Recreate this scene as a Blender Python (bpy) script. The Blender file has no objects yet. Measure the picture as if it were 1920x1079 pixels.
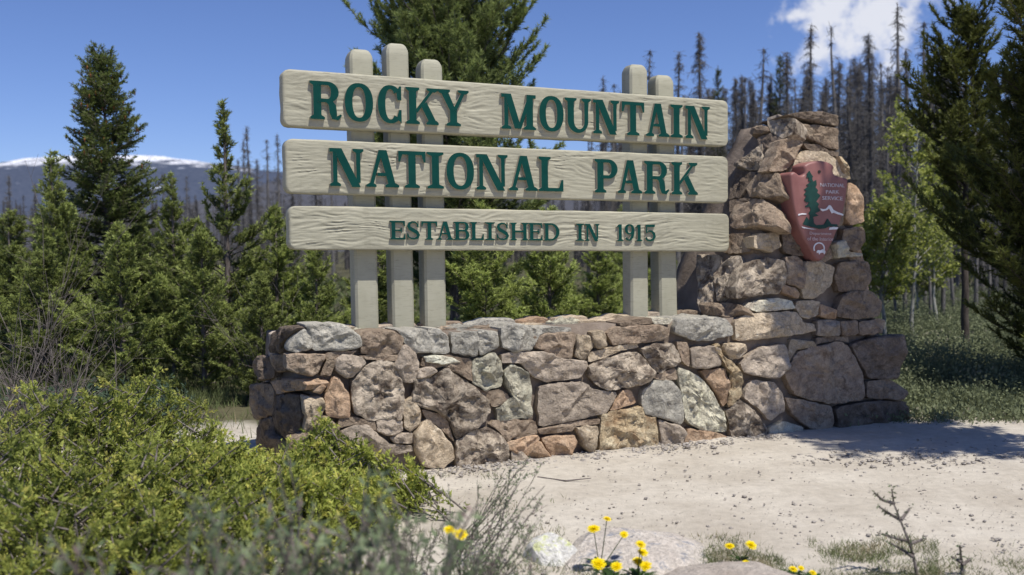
import bpy, bmesh, math, random
import numpy as np
from mathutils import Vector, Matrix, noise
from math import radians, sin, cos, pi, sqrt

random.seed(7)
RNG = np.random.default_rng(11)
scn = bpy.context.scene
COL = scn.collection

# ---------------------------------------------------------------- camera
F = 1900.0; CX = 960.0; CY = 539.5; H = 1.68
PITCH = radians(2.4); ROLL = radians(0.8)
fwd = Vector((0, cos(PITCH), -sin(PITCH)))
up0 = Vector((0, sin(PITCH), cos(PITCH))); r0 = Vector((1, 0, 0))
RT = cos(ROLL) * r0 - sin(ROLL) * up0
UP = sin(ROLL) * r0 + cos(ROLL) * up0
CAM = Vector((0, 0, H))
cd = bpy.data.cameras.new('camera'); cam = bpy.data.objects.new('camera', cd); COL.objects.link(cam)
cd.sensor_width = 36; cd.lens = F / 1920 * 36; cd.clip_start = 0.05; cd.clip_end = 30000
cam.matrix_world = Matrix(((RT.x, UP.x, -fwd.x, CAM.x), (RT.y, UP.y, -fwd.y, CAM.y), (RT.z, UP.z, -fwd.z, CAM.z), (0, 0, 0, 1)))
cd.dof.use_dof = True; cd.dof.focus_distance = 7.9; cd.dof.aperture_fstop = 1.6
scn.camera = cam

# ---------------------------------------------------------------- light
SUN_AZ = radians(-47); SUN_EL = radians(64)
SDIR = Vector((cos(SUN_EL) * cos(SUN_AZ), cos(SUN_EL) * sin(SUN_AZ), sin(SUN_EL)))
sl = bpy.data.lights.new('sun', 'SUN'); sl.energy = 5.0; sl.angle = radians(0.53); sl.color = (1, 0.955, 0.89)
so = bpy.data.objects.new('sun', sl); COL.objects.link(so); so.rotation_euler = SDIR.to_track_quat('Z', 'Y').to_euler()
so.location = (10, -5, 20)
w = bpy.data.worlds.new('World'); scn.world = w; w.use_nodes = True
nt = w.node_tree; nt.nodes.clear()
N = nt.nodes.new; L = nt.links.new
out = N('ShaderNodeOutputWorld'); bg = N('ShaderNodeBackground'); sky = N('ShaderNodeTexSky')
sky.sky_type = 'NISHITA'; sky.sun_disc = False; sky.sun_elevation = SUN_EL
sky.sun_rotation = pi / 2 - SUN_AZ
sky.altitude = 2600; sky.air_density = 1.12; sky.dust_density = 0.25; sky.ozone_density = 2.6
bg.inputs['Strength'].default_value = 0.086
L(bg.outputs[0], out.inputs[0])
# a small broken cumulus high over the trees on the right
tc = N('ShaderNodeTexCoord')
def raydir(px, py):
    return (fwd + (px - CX) / F * RT + (CY - py) / F * UP).normalized()
def blob(px, py, rad, sq=1.0):
    d = raydir(px, py)
    s = N('ShaderNodeVectorMath'); s.operation = 'SUBTRACT'; L(tc.outputs['Generated'], s.inputs[0]); s.inputs[1].default_value = d
    m = N('ShaderNodeVectorMath'); m.operation = 'MULTIPLY'; L(s.outputs[0], m.inputs[0]); m.inputs[1].default_value = (1, 1, sq)
    l = N('ShaderNodeVectorMath'); l.operation = 'LENGTH'; L(m.outputs[0], l.inputs[0])
    r = N('ShaderNodeMapRange'); L(l.outputs['Value'], r.inputs[0]); r.inputs[1].default_value = 0; r.inputs[2].default_value = rad
    r.inputs[3].default_value = 1; r.inputs[4].default_value = 0
    return r.outputs[0]
acc = None
for (px, py, rad, sq) in [(1640, 25, .075, 1.4), (1600, 75, .06, 1.3), (1560, 20, .07, 2.2), (1655, 70, .05, 1.1), (1540, 100, .05, 2.0), (1710, 2, .03, 2.2), (1500, 28, .035, 2.5)]:
    b = blob(px, py, rad, sq)
    if acc is None: acc = b
    else:
        mx = N('ShaderNodeMath'); mx.operation = 'MAXIMUM'; L(acc, mx.inputs[0]); L(b, mx.inputs[1]); acc = mx.outputs[0]
nz = N('ShaderNodeTexNoise'); nz.inputs['Scale'].default_value = 34; nz.inputs['Detail'].default_value = 7; nz.inputs['Roughness'].default_value = .62
L(tc.outputs['Generated'], nz.inputs['Vector'])
ms = N('ShaderNodeMath'); ms.operation = 'MULTIPLY_ADD'; L(nz.outputs[0], ms.inputs[0]); ms.inputs[1].default_value = 2.6; ms.inputs[2].default_value = -1.42
ad = N('ShaderNodeMath'); ad.operation = 'ADD'; L(ms.outputs[0], ad.inputs[0]); L(acc, ad.inputs[1])
rp = N('ShaderNodeMapRange'); L(ad.outputs[0], rp.inputs[0]); rp.inputs[1].default_value = .12; rp.inputs[2].default_value = .85
rp.interpolation_type = 'SMOOTHSTEP'
mul0 = N('ShaderNodeMath'); mul0.operation = 'MULTIPLY'; L(rp.outputs[0], mul0.inputs[0]); mul0.inputs[1].default_value = .92
gt = N('ShaderNodeMath'); gt.operation = 'GREATER_THAN'; L(acc, gt.inputs[0]); gt.inputs[1].default_value = 0.002
mul1 = N('ShaderNodeMath'); mul1.operation = 'MULTIPLY'; L(mul0.outputs[0], mul1.inputs[0]); L(gt.outputs[0], mul1.inputs[1])
tint = N('ShaderNodeMix'); tint.data_type = 'RGBA'; tint.blend_type = 'MULTIPLY'; tint.inputs[0].default_value = 1.0
L(sky.outputs[0], tint.inputs[6]); tint.inputs[7].default_value = (.94, 1.01, 1.38, 1)
mc = N('ShaderNodeMix'); mc.data_type = 'RGBA'; L(mul1.outputs[0], mc.inputs[0]); L(tint.outputs[2], mc.inputs[6]); mc.inputs[7].default_value = (9.4, 9.6, 10.4, 1)
L(mc.outputs[2], bg.inputs['Color'])
scn.view_settings.view_transform = 'Standard'; scn.view_settings.look = 'None'
scn.view_settings.exposure = 0.0; scn.view_settings.gamma = 1
try: scn.view_settings.use_curve_mapping = False
except Exception: pass

# ---------------------------------------------------------------- pixel -> world helpers
def ray(px, py): return fwd + float((px - CX) / F) * RT + float((CY - py) / F) * UP
def atY(px, py, Y):
    d = ray(px, py); return CAM + d * float(Y / d.y)
def onplane(px, py, P, n):
    d = ray(px, py); return CAM + d * ((P - CAM).dot(n) / d.dot(n))
def onground(px, py, z=0.0):
    d = ray(px, py); return CAM + d * ((z - H) / d.z)

# ---------------------------------------------------------------- object helpers
def link(o, parent=None):
    COL.objects.link(o)
    if parent is not None: o.parent = parent
    return o
def thing(name, label, cat, loc=(0, 0, 0), group=None):
    o = bpy.data.objects.new(name, None); o.empty_display_size = .1; o.location = loc
    COL.objects.link(o); o['label'] = label; o['category'] = cat
    if group: o['group'] = group
    return o
def tag(o, label, cat=None, group=None, kind=None):
    o['label'] = label
    if cat: o['category'] = cat
    if group: o['group'] = group
    if kind: o['kind'] = kind
    return o
def mesh_np(name, V, T, mat, tint=None, smooth=False):
    """triangle mesh from numpy arrays, optional per vertex tint"""
    me = bpy.data.meshes.new(name); V = np.asarray(V, np.float32); T = np.asarray(T, np.int32)
    me.vertices.add(len(V)); me.vertices.foreach_set('co', V.ravel())
    me.loops.add(T.size); me.loops.foreach_set('vertex_index', T.ravel())
    me.polygons.add(len(T)); me.polygons.foreach_set('loop_start', np.arange(0, T.size, 3, dtype=np.int32))
    me.polygons.foreach_set('loop_total', np.full(len(T), 3, np.int32))
    if smooth: me.polygons.foreach_set('use_smooth', np.ones(len(T), bool))
    me.update(); me.validate()
    if tint is not None:
        a = me.attributes.new('tint', 'FLOAT', 'POINT'); a.data.foreach_set('value', np.asarray(tint, np.float32))
    if mat: me.materials.append(mat)
    return me
def mesh_py(name, V, Fc, mats, mi=None, sharp=None, smooth=False):
    me = bpy.data.meshes.new(name); me.from_pydata([tuple(v) for v in V], [], Fc)
    for m in (mats if isinstance(mats, (list, tuple)) else [mats]): me.materials.append(m)
    if mi is not None: me.polygons.foreach_set('material_index', mi)
    if smooth or sharp:
        me.polygons.foreach_set('use_smooth', np.ones(len(me.polygons), bool))
        if sharp: me.set_sharp_from_angle(angle=radians(sharp))
    me.update()
    return me
def fix_normals(me):
    bm = bmesh.new(); bm.from_mesh(me); bmesh.ops.recalc_face_normals(bm, faces=bm.faces); bm.to_mesh(me); bm.free()
def obj(name, me, parent=None):
    o = bpy.data.objects.new(name, me); return link(o, parent)

# ---------------------------------------------------------------- materials
class NG:
    def __init__(s, name):
        s.m = bpy.data.materials.new(name); s.m.use_nodes = True; s.t = s.m.node_tree; s.t.nodes.clear()
        s.o = s.t.nodes.new('ShaderNodeOutputMaterial')
    def n(s, k, **kw):
        x = s.t.nodes.new('ShaderNode' + k)
        for a, b in kw.items():
            if a in x.bl_rna.properties: setattr(x, a, b)
        return x
    def l(s, a, b): s.t.links.new(a, b)
    def noise(s, vec, scale, detail=4, rough=.55, dist=0):
        x = s.n('TexNoise'); x.inputs['Scale'].default_value = scale; x.inputs['Detail'].default_value = detail
        x.inputs['Roughness'].default_value = rough; x.inputs['Distortion'].default_value = dist
        s.l(vec, x.inputs['Vector']); return x.outputs[0]
    def ramp(s, fac, stops, interp='LINEAR'):
        r = s.n('ValToRGB'); r.color_ramp.interpolation = interp
        e = r.color_ramp.elements
        while len(e) < len(stops): e.new(.5)
        for i, (p, c) in enumerate(stops):
            e[i].position = p; e[i].color = (c, c, c, 1) if isinstance(c, (int, float)) else (*c, 1)
        s.l(fac, r.inputs[0]); return r.outputs[0]
    def mix(s, f, a, b, mode='MIX'):
        x = s.n('Mix'); x.data_type = 'RGBA'; x.blend_type = mode
        if isinstance(f, (int, float)): x.inputs[0].default_value = f
        else: s.l(f, x.inputs[0])
        for i, v in ((6, a), (7, b)):
            if isinstance(v, (tuple, list)): x.inputs[i].default_value = (*v[:3], 1)
            else: s.l(v, x.inputs[i])
        return x.outputs[2]
    def math(s, op, a, b=0.0):
        x = s.n('Math'); x.operation = op
        for i, v in ((0, a), (1, b)):
            if isinstance(v, (int, float)): x.inputs[i].default_value = v
            else: s.l(v, x.inputs[i])
        return x.outputs[0]
    def scalevec(s, vec, sc):
        x = s.n('VectorMath'); x.operation = 'MULTIPLY'; s.l(vec, x.inputs[0]); x.inputs[1].default_value = sc; return x.outputs[0]
    def finish(s, col, rough=.9, bump=None, bs=.4, bd=.01, spec=.3, transl=0):
        p = s.n('BsdfPrincipled'); p.inputs['Roughness'].default_value = rough
        p.inputs['Specular IOR Level'].default_value = spec
        if isinstance(col, (tuple, list)): p.inputs['Base Color'].default_value = (*col, 1)
        else: s.l(col, p.inputs['Base Color'])
        if bump is not None:
            b = s.n('Bump'); b.inputs['Strength'].default_value = bs; b.inputs['Distance'].default_value = bd
            s.l(bump, b.inputs['Height']); s.l(b.outputs[0], p.inputs['Normal'])
        if transl:
            t = s.n('BsdfTranslucent')
            if isinstance(col, (tuple, list)): t.inputs[0].default_value = (*col, 1)
            else: s.l(col, t.inputs[0])
            mx = s.n('MixShader'); mx.inputs[0].default_value = transl
            s.l(p.outputs[0], mx.inputs[1]); s.l(t.outputs[0], mx.inputs[2]); s.l(mx.outputs[0], s.o.inputs[0])
        else: s.l(p.outputs[0], s.o.inputs[0])
        return s.m

def rock_mat(name, base, dark, light, spot=.5, spots=9, lich=None, lichamt=.56):
    g = NG(name); tc = g.n('TexCoord').outputs['Object']; oi = g.n('ObjectInfo')
    off = g.n('VectorMath'); off.operation = 'MULTIPLY_ADD'
    cmb = g.n('CombineXYZ')
    for i in range(3): g.l(oi.outputs['Random'], cmb.inputs[i])
    g.l(cmb.outputs[0], off.inputs[0]); off.inputs[1].default_value = (31, 17, 53); g.l(tc, off.inputs[2])
    v = off.outputs[0]
    n1 = g.noise(v, 5, 6, .62); n2 = g.noise(v, spots, 7, .7, .6); n3 = g.noise(v, 60, 5, .75)
    c = g.mix(g.ramp(n1, [(.32, 0), (.66, 1)]), base, light)
    c = g.mix(g.ramp(n2, [(spot - .16, 1), (spot + .02, 0)]), c, dark)
    if lich:
        c = g.mix(g.ramp(g.noise(v, 13, 6, .7, .3), [(lichamt, 0), (lichamt + .07, 1)]), c, lich)
    c = g.mix(.75, c, g.ramp(n3, [(.3, .52), (.7, 1.22)]), 'MULTIPLY')
    # stone to stone value change
    rv = g.n('MapRange'); g.l(oi.outputs['Random'], rv.inputs[0]); rv.inputs[3].default_value = .78; rv.inputs[4].default_value = 1.18
    cc = g.n('CombineColor'); [g.l(rv.outputs[0], cc.inputs[i]) for i in range(3)]
    c = g.mix(1.0, c, cc.outputs[0], 'MULTIPLY')
    pits = g.ramp(g.noise(v, 26, 5, .65, .4), [(.36, 0), (.52, 1)])
    hh = g.math('ADD', g.math('MULTIPLY', n2, 1.6), g.math('ADD', g.math('MULTIPLY', n3, .6), g.math('MULTIPLY', pits, .7)))
    return g.finish(c, .93, hh, .8, .014, .12)
ROCK = {
 'g': rock_mat('rock_blue_grey', (0.384, 0.362, 0.304), (0.224, 0.219, 0.199), (0.552, 0.516, 0.427), .46),
 's': rock_mat('rock_lichen_grey', (0.459, 0.424, 0.317), (0.252, 0.240, 0.192), (0.651, 0.607, 0.457), .50, 10, (0.674, 0.643, 0.471), .54),
 't': rock_mat('rock_tan', (0.470, 0.374, 0.256), (0.298, 0.228, 0.154), (0.626, 0.516, 0.369), .46, 9, (0.674, 0.597, 0.449), .6),
 'b': rock_mat('rock_brown', (0.301, 0.224, 0.159), (0.182, 0.131, 0.092), (0.433, 0.345, 0.250), .48),
 'r': rock_mat('rock_orange', (0.494, 0.321, 0.195), (0.337, 0.214, 0.131), (0.589, 0.435, 0.296), .46),
 'p': rock_mat('rock_pink_grey', (0.446, 0.367, 0.282), (0.282, 0.226, 0.170), (0.578, 0.487, 0.379), .46),
 'm': rock_mat('rock_mottled', (0.470, 0.390, 0.291), (0.146, 0.112, 0.085), (0.638, 0.544, 0.419), .55, 8),
 'y': rock_mat('rock_ochre', (0.517, 0.390, 0.226), (0.383, 0.262, 0.149), (0.680, 0.585, 0.399), .54, 6),
 'd': rock_mat('rock_dark', (0.180, 0.138, 0.102), (0.113, 0.089, 0.067), (0.288, 0.229, 0.174), .5),
 'l': rock_mat('rock_light', (0.602, 0.516, 0.388), (0.422, 0.338, 0.249), (0.680, 0.665, 0.522), .4),
}
g = NG('mortar'); tcv = g.n('TexCoord').outputs['Object']
c = g.mix(g.ramp(g.noise(tcv, 6, 5), [(.35, 0), (.65, 1)]), (.17, .135, .105), (.27, .22, .175))
M_MORTAR = g.finish(c, .95, g.noise(tcv, 35, 6, .7), .8, .02, .1)

def sign_paint(name, a, b, grain=True, bs=.35):
    g = NG(name); v = g.n('TexCoord').outputs['Object']
    vs = g.scalevec(v, (1, 1, 6)) if grain else v
    n1 = g.noise(vs, 7, 5, .6, .8); n2 = g.noise(v, 2.2, 4, .6); n3 = g.noise(v, 90, 3)
    c = g.mix(g.ramp(n1, [(.3, 0), (.7, 1)]), a, b)
    c = g.mix(.5, c, g.ramp(n2, [(.3, .86), (.7, 1.08)]), 'MULTIPLY')
    st = g.noise(g.scalevec(v, (1, 1, 11)), 11, 6, .7, .5)
    c = g.mix(g.ramp(st, [(.36, .42), (.46, 0)]), c, tuple(x * .55 for x in a))
    c = g.mix(g.ramp(g.noise(g.scalevec(v, (6, 6, .8)), 1.6, 5, .6), [(.56, 0), (.75, .28)]), c, tuple(x * .62 for x in a))
    h = g.math('ADD', n1, g.math('MULTIPLY', n3, .25))
    return g.finish(c, .62, h, bs, .006, .35)
M_BOARD = sign_paint('board_paint', (.37, .35, .255), (.44, .418, .31), True, .4)
M_POST = sign_paint('post_paint', (.37, .355, .262), (.42, .405, .305), False, .15)
M_LSIDE = sign_paint('letter_side_paint', (.38, .34, .26), (.45, .40, .31), False, .2)
g = NG('letter_green'); v = g.n('TexCoord').outputs['Object']
M_GREEN = g.finish(g.mix(g.ramp(g.noise(v, 14, 4), [(.3, 0), (.7, 1)]), (.004, .048, .040), (.006, .062, .050)), .8, g.noise(v, 80, 3), .2, .003, .08)
g = NG('arrowhead_paint'); v = g.n('TexCoord').outputs['Object']
c = g.mix(g.ramp(g.noise(v, 7, 5, .65), [(.3, 0), (.7, 1)]), (.22, .088, .078), (.28, .125, .11))
M_ARROW = g.finish(c, .5, g.noise(v, 30, 4), .25, .004, .45)
def flat(name, col, rough=.6, spec=.3, sc=20, var=.15):
    g = NG(name); v = g.n('TexCoord').outputs['Object']
    a = tuple(x * (1 - var) for x in col); b = tuple(min(1, x * (1 + var)) for x in col)
    return g.finish(g.mix(g.ramp(g.noise(v, sc, 4), [(.3, 0), (.7, 1)]), a, b), rough, None, spec=spec)
M_WHITE = flat('emblem_white', (.72, .72, .74)); M_EGREEN = flat('emblem_green', (.010, .05, .04)); M_HOLE = flat('bolt_dark', (.03, .025, .025))

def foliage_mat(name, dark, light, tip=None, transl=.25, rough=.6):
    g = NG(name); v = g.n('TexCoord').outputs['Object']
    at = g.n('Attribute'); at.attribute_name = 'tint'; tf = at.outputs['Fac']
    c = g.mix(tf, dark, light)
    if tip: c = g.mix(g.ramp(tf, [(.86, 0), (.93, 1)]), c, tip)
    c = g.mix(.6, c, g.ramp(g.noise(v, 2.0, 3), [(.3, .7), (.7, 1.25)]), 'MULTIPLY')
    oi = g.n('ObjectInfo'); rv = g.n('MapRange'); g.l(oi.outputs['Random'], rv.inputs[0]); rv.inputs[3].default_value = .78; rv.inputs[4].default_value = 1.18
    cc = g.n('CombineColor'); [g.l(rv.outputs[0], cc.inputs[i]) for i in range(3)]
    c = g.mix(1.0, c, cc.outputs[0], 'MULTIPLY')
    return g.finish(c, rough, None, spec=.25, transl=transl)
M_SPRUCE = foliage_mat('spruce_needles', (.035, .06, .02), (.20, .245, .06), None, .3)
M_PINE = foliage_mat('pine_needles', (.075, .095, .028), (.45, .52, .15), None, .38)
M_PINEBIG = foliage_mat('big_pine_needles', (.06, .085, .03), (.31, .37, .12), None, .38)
M_PINEDK = foliage_mat('dark_pine_needles', (.03, .044, .014), (.20, .22, .05), None, .26)  # a darker green than the other pines
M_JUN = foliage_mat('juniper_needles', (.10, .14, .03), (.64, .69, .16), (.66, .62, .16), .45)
M_ASPEN = foliage_mat('aspen_leaves', (.20, .235, .05), (.43, .46, .12), None, .5)
M_SAGE = foliage_mat('sage_leaves', (.10, .14, .07), (.26, .31, .17), (.24, .18, .16), .2, .8)
M_GRASS = foliage_mat('grass_blades', (.085, .12, .04), (.20, .22, .10), (.30, .26, .16), .3, .8)
M_MEADOW = foliage_mat('meadow_growth', (.15, .175, .09), (.24, .265, .145), (.28, .27, .18), .3, .8)
M_LEAF = foliage_mat('dandelion_leaves', (.03, .07, .015), (.07, .13, .03), None, .3)
M_BLUEG = foliage_mat('lupine_leaves', (.07, .12, .07), (.15, .20, .13), None, .3)
def bark(name, a, b):
    g = NG(name); v = g.n('TexCoord').outputs['Object']; vs = g.scalevec(v, (1, 1, .25))
    n1 = g.noise(vs, 22, 6, .7)
    return g.finish(g.mix(g.ramp(n1, [(.35, 0), (.65, 1)]), a, b), .92, n1, .6, .01, .15)
M_BARK = bark('conifer_bark', (.06, .05, .045), (.24, .205, .185))
M_BARKD = bark('dark_bark', (.04, .033, .028), (.12, .10, .085))
M_DEAD = bark('dead_bark', (.095, .09, .085), (.23, .215, .20))
M_DEAD2 = bark('dead_bark_dark', (.05, .047, .045), (.13, .122, .115))
M_TWIG = bark('twig_bark', (.09, .075, .065), (.24, .21, .19))
M_ASPB = bark('aspen_bark', (.16, .15, .12), (.42, .42, .38))
g = NG('dandelion_yellow'); at = g.n('Attribute'); at.attribute_name = 'tint'
M_YEL = g.finish(g.mix(at.outputs['Fac'], (.80, .52, .0), (.88, .74, .0)), .6, None, spec=.2, transl=.2)
M_CONE = flat('cone_brown', (.20, .085, .03), .8, .2, 30, .3)

# ground : dirt pull-out, dry forest floor further away
g = NG('ground_dirt'); geo = g.n('NewGeometry').outputs['Position']
n1 = g.noise(geo, 1.3, 6, .6); n2 = g.noise(geo, 14, 6, .7); n3 = g.noise(geo, 70, 5, .75); nb = g.noise(geo, .35, 5, .6)
dirt = g.mix(g.ramp(n1, [(.35, 0), (.65, 1)]), (.43, .385, .315), (.55, .505, .425))
dirt = g.mix(.7, dirt, g.ramp(n2, [(.3, .78), (.65, 1.1)]), 'MULTIPLY')
dirt = g.mix(g.ramp(n3, [(.30, .75), (.40, 0)]), dirt, (.25, .215, .19))
dirt = g.mix(g.ramp(n3, [(.66, 0), (.74, .6)]), dirt, (.70, .66, .61))
floor_ = g.mix(g.ramp(n1, [(.4, 0), (.6, 1)]), (.06, .06, .035), (.115, .105, .06))
floor_ = g.mix(.7, floor_, g.ramp(n2, [(.3, .6), (.65, 1.2)]), 'MULTIPLY')
sep = g.n('SeparateXYZ'); g.l(geo, sep.inputs[0])
# dirt apron runs in front of the wall and off to the right
msk = g.math('SUBTRACT', g.math('ADD', g.math('MULTIPLY', sep.outputs[0], .08), 10.15), sep.outputs[1])
msk = g.math('ADD', msk, g.math('MULTIPLY', g.math('SUBTRACT', nb, .5), 2.6))
c = g.mix(g.ramp(msk, [(.0, 0), (.55, 1)]), floor_, dirt)
hgt = g.math('ADD', g.math('MULTIPLY', n2, 1), g.math('MULTIPLY', n3, .5))
M_GROUND = g.finish(c, .96, hgt, .6, .015, .1)
M_PEB = rock_mat('pebble_stone', (.50, .445, .38), (.27, .235, .2), (.64, .59, .53), .46, 30)

# mountain : dark beetle killed forest with blue haze put into its colour, snow on the bald top
g = NG('mountain_surface'); geo = g.n('NewGeometry').outputs['Position']; sep = g.n('SeparateXYZ'); g.l(geo, sep.inputs[0])
n1 = g.noise(g.scalevec(geo, (1, .5, 2.5)), .012, 7, .65); n2 = g.noise(geo, .06, 6, .7)
hz = g.math('ADD', sep.outputs[2], g.math('MULTIPLY', g.math('SUBTRACT', n1, .5), 190))
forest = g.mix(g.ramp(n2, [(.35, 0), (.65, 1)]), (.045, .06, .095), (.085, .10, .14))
snow = g.mix(g.ramp(n2, [(.42, 0), (.5, 1)]), (.33, .32, .33), (.80, .82, .86))
bald = g.n('MapRange'); g.l(hz, bald.inputs[0]); bald.inputs[1].default_value = 330; bald.inputs[2].default_value = 366
c = g.mix(bald.outputs[0], forest, snow)
patch = g.math('MULTIPLY', g.ramp(g.noise(g.scalevec(geo, (1, .3, 1)), .011, 4, .5), [(.66, 0), (.70, 1)]), g.ramp(hz, [(0, 0), (1, 1)]))
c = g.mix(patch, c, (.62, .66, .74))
M_MOUNT = g.finish(c, .95, None, spec=.05)
g = NG('hill_forest'); geo = g.n('NewGeometry').outputs['Position']
n2 = g.noise(g.scalevec(geo, (1, 1, .35)), .5, 6, .8)
M_HILL = g.finish(g.mix(g.ramp(n2, [(.35, 0), (.65, 1)]), (.045, .05, .06), (.11, .11, .125)), .95, None, spec=.05)

# ---------------------------------------------------------------- sign plane frames
P0 = atY(529, 183, 7.5); P1 = atY(1366, 232, 7.5 * 1.21)
U = Vector((P1.x - P0.x, P1.y - P0.y, 0)).normalized()
NV = Vector((U.y, -U.x, 0))            # toward the viewer
if NV.y > 0: NV = -NV
Z = Vector((0, 0, 1))
SO = Vector((P0.x, P0.y, 0))
def frame(O, u, v, n):
    def to2(px, py):
        p = onplane(px, py, O, n) - O; return (p.dot(u), p.dot(v))
    def to3(a, b, c=0.0): return O + u * a + v * b + n * c
    return to2, to3
S2, S3 = frame(SO, U, Z, NV)
FO = SO + NV * .34                      # wall front plane
F2, F3 = frame(FO, U, Z, NV)

# ---------------------------------------------------------------- ground
def fbm(x, y, z=0.0, o=4):
    return noise.fractal(Vector((x, y, z)), 0.9, 2.1, o)
def ground_mesh():
    xs = sorted(set([round(-12 + i * .12, 3) for i in range(201)] + [-4000, -2000, -900, -400, -180, -90, -50, -30, -20, -15, 15, 20, 30, 50, 90, 180, 400, 900, 2000, 4000]))
    ys = sorted(set([round(1.5 + i * .10, 3) for i in range(140)] + [-60, -20, -8, -2, .5] + [16, 17, 18, 20, 22, 25, 28, 32, 38, 46, 60, 90, 150, 300, 700, 1500, 3500, 7000]))
    V = []
    for y in ys:
        for x in xs:
            h = .018 * fbm(x * 1.7, y * 1.7) + .007 * fbm(x * 9, y * 9, 3) if abs(x) < 13 and -3 < y < 17 else 0
            V.append((x, y, h - (.02 if abs(x) > 12 or y > 16 else 0)))
    nx = len(xs)
    Fc = [(j * nx + i, j * nx + i + 1, (j + 1) * nx + i + 1, (j + 1) * nx + i) for j in range(len(ys) - 1) for i in range(nx - 1)]
    return mesh_py('ground', V, Fc, M_GROUND, smooth=True)
gr = obj('ground', ground_mesh()); tag(gr, 'pale tan dirt pull-out in front of the wall, dry forest floor behind', kind='structure')

# ---------------------------------------------------------------- mountain and hill
def ridge(name, Y0, Y1, prof, mat, label, x0, x1, nx, amp, foot=0):
    """terrain that climbs from Y0 to Y1; prof(px)->py of its skyline in the photograph"""
    V = []; ny = 26
    for j in range(ny + 4):
        t = j / (ny - 1)
        for i in range(nx):
            px = x0 + (x1 - x0) * i / (nx - 1)
            Y = Y0 + (Y1 - Y0) * t
            X = (px - CX) / F * Y1
            top = atY(px, prof(px), Y1).z
            z = foot + (top - foot) * (min(t, 1) ** 1.15) if t <= 1 else top - (t - 1) * (Y1 - Y0) * .8
            z += amp * fbm(X / (amp * 9) , Y / (amp * 9), 1.5) * (sin(pi * min(t, 1)) * .9 + .08)
            V.append((X, Y, z))
    Fc = [(j * nx + i, j * nx + i + 1, (j + 1) * nx + i + 1, (j + 1) * nx + i) for j in range(ny + 3) for i in range(nx - 1)]
    o = obj(name, mesh_py(name, V, Fc, mat, smooth=True)); tag(o, label, kind='structure'); return o
def interp(pts):
    def f(x):
        if x <= pts[0][0]: return pts[0][1]
        for (a, b), (c, d) in zip(pts, pts[1:]):
            if x <= c:
                t = (x - a) / (c - a); t = t * t * (3 - 2 * t); return b + (d - b) * t
        return pts[-1][1]
    return f
ridge('snowy_mountain', 1700, 4200, interp([(-900, 330), (-300, 316), (0, 306), (60, 297), (130, 292), (200, 296), (250, 291), (300, 292), (350, 299), (420, 308), (520, 322), (700, 345), (1200, 330), (1700, 335), (2600, 320), (3200, 330)]),
      M_MOUNT, 'low distant mountain with a snow covered bald top and dark forest below', -1500, 3600, 260, 26)
ridge('forest_hill', 420, 900, interp([(-900, 420), (0, 405), (200, 400), (400, 385), (480, 350), (560, 330), (700, 320), (1200, 345), (1700, 330), (2600, 330)]),
      M_HILL, 'dark wooded hillside behind the trees', -1500, 3600, 260, 9)

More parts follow.
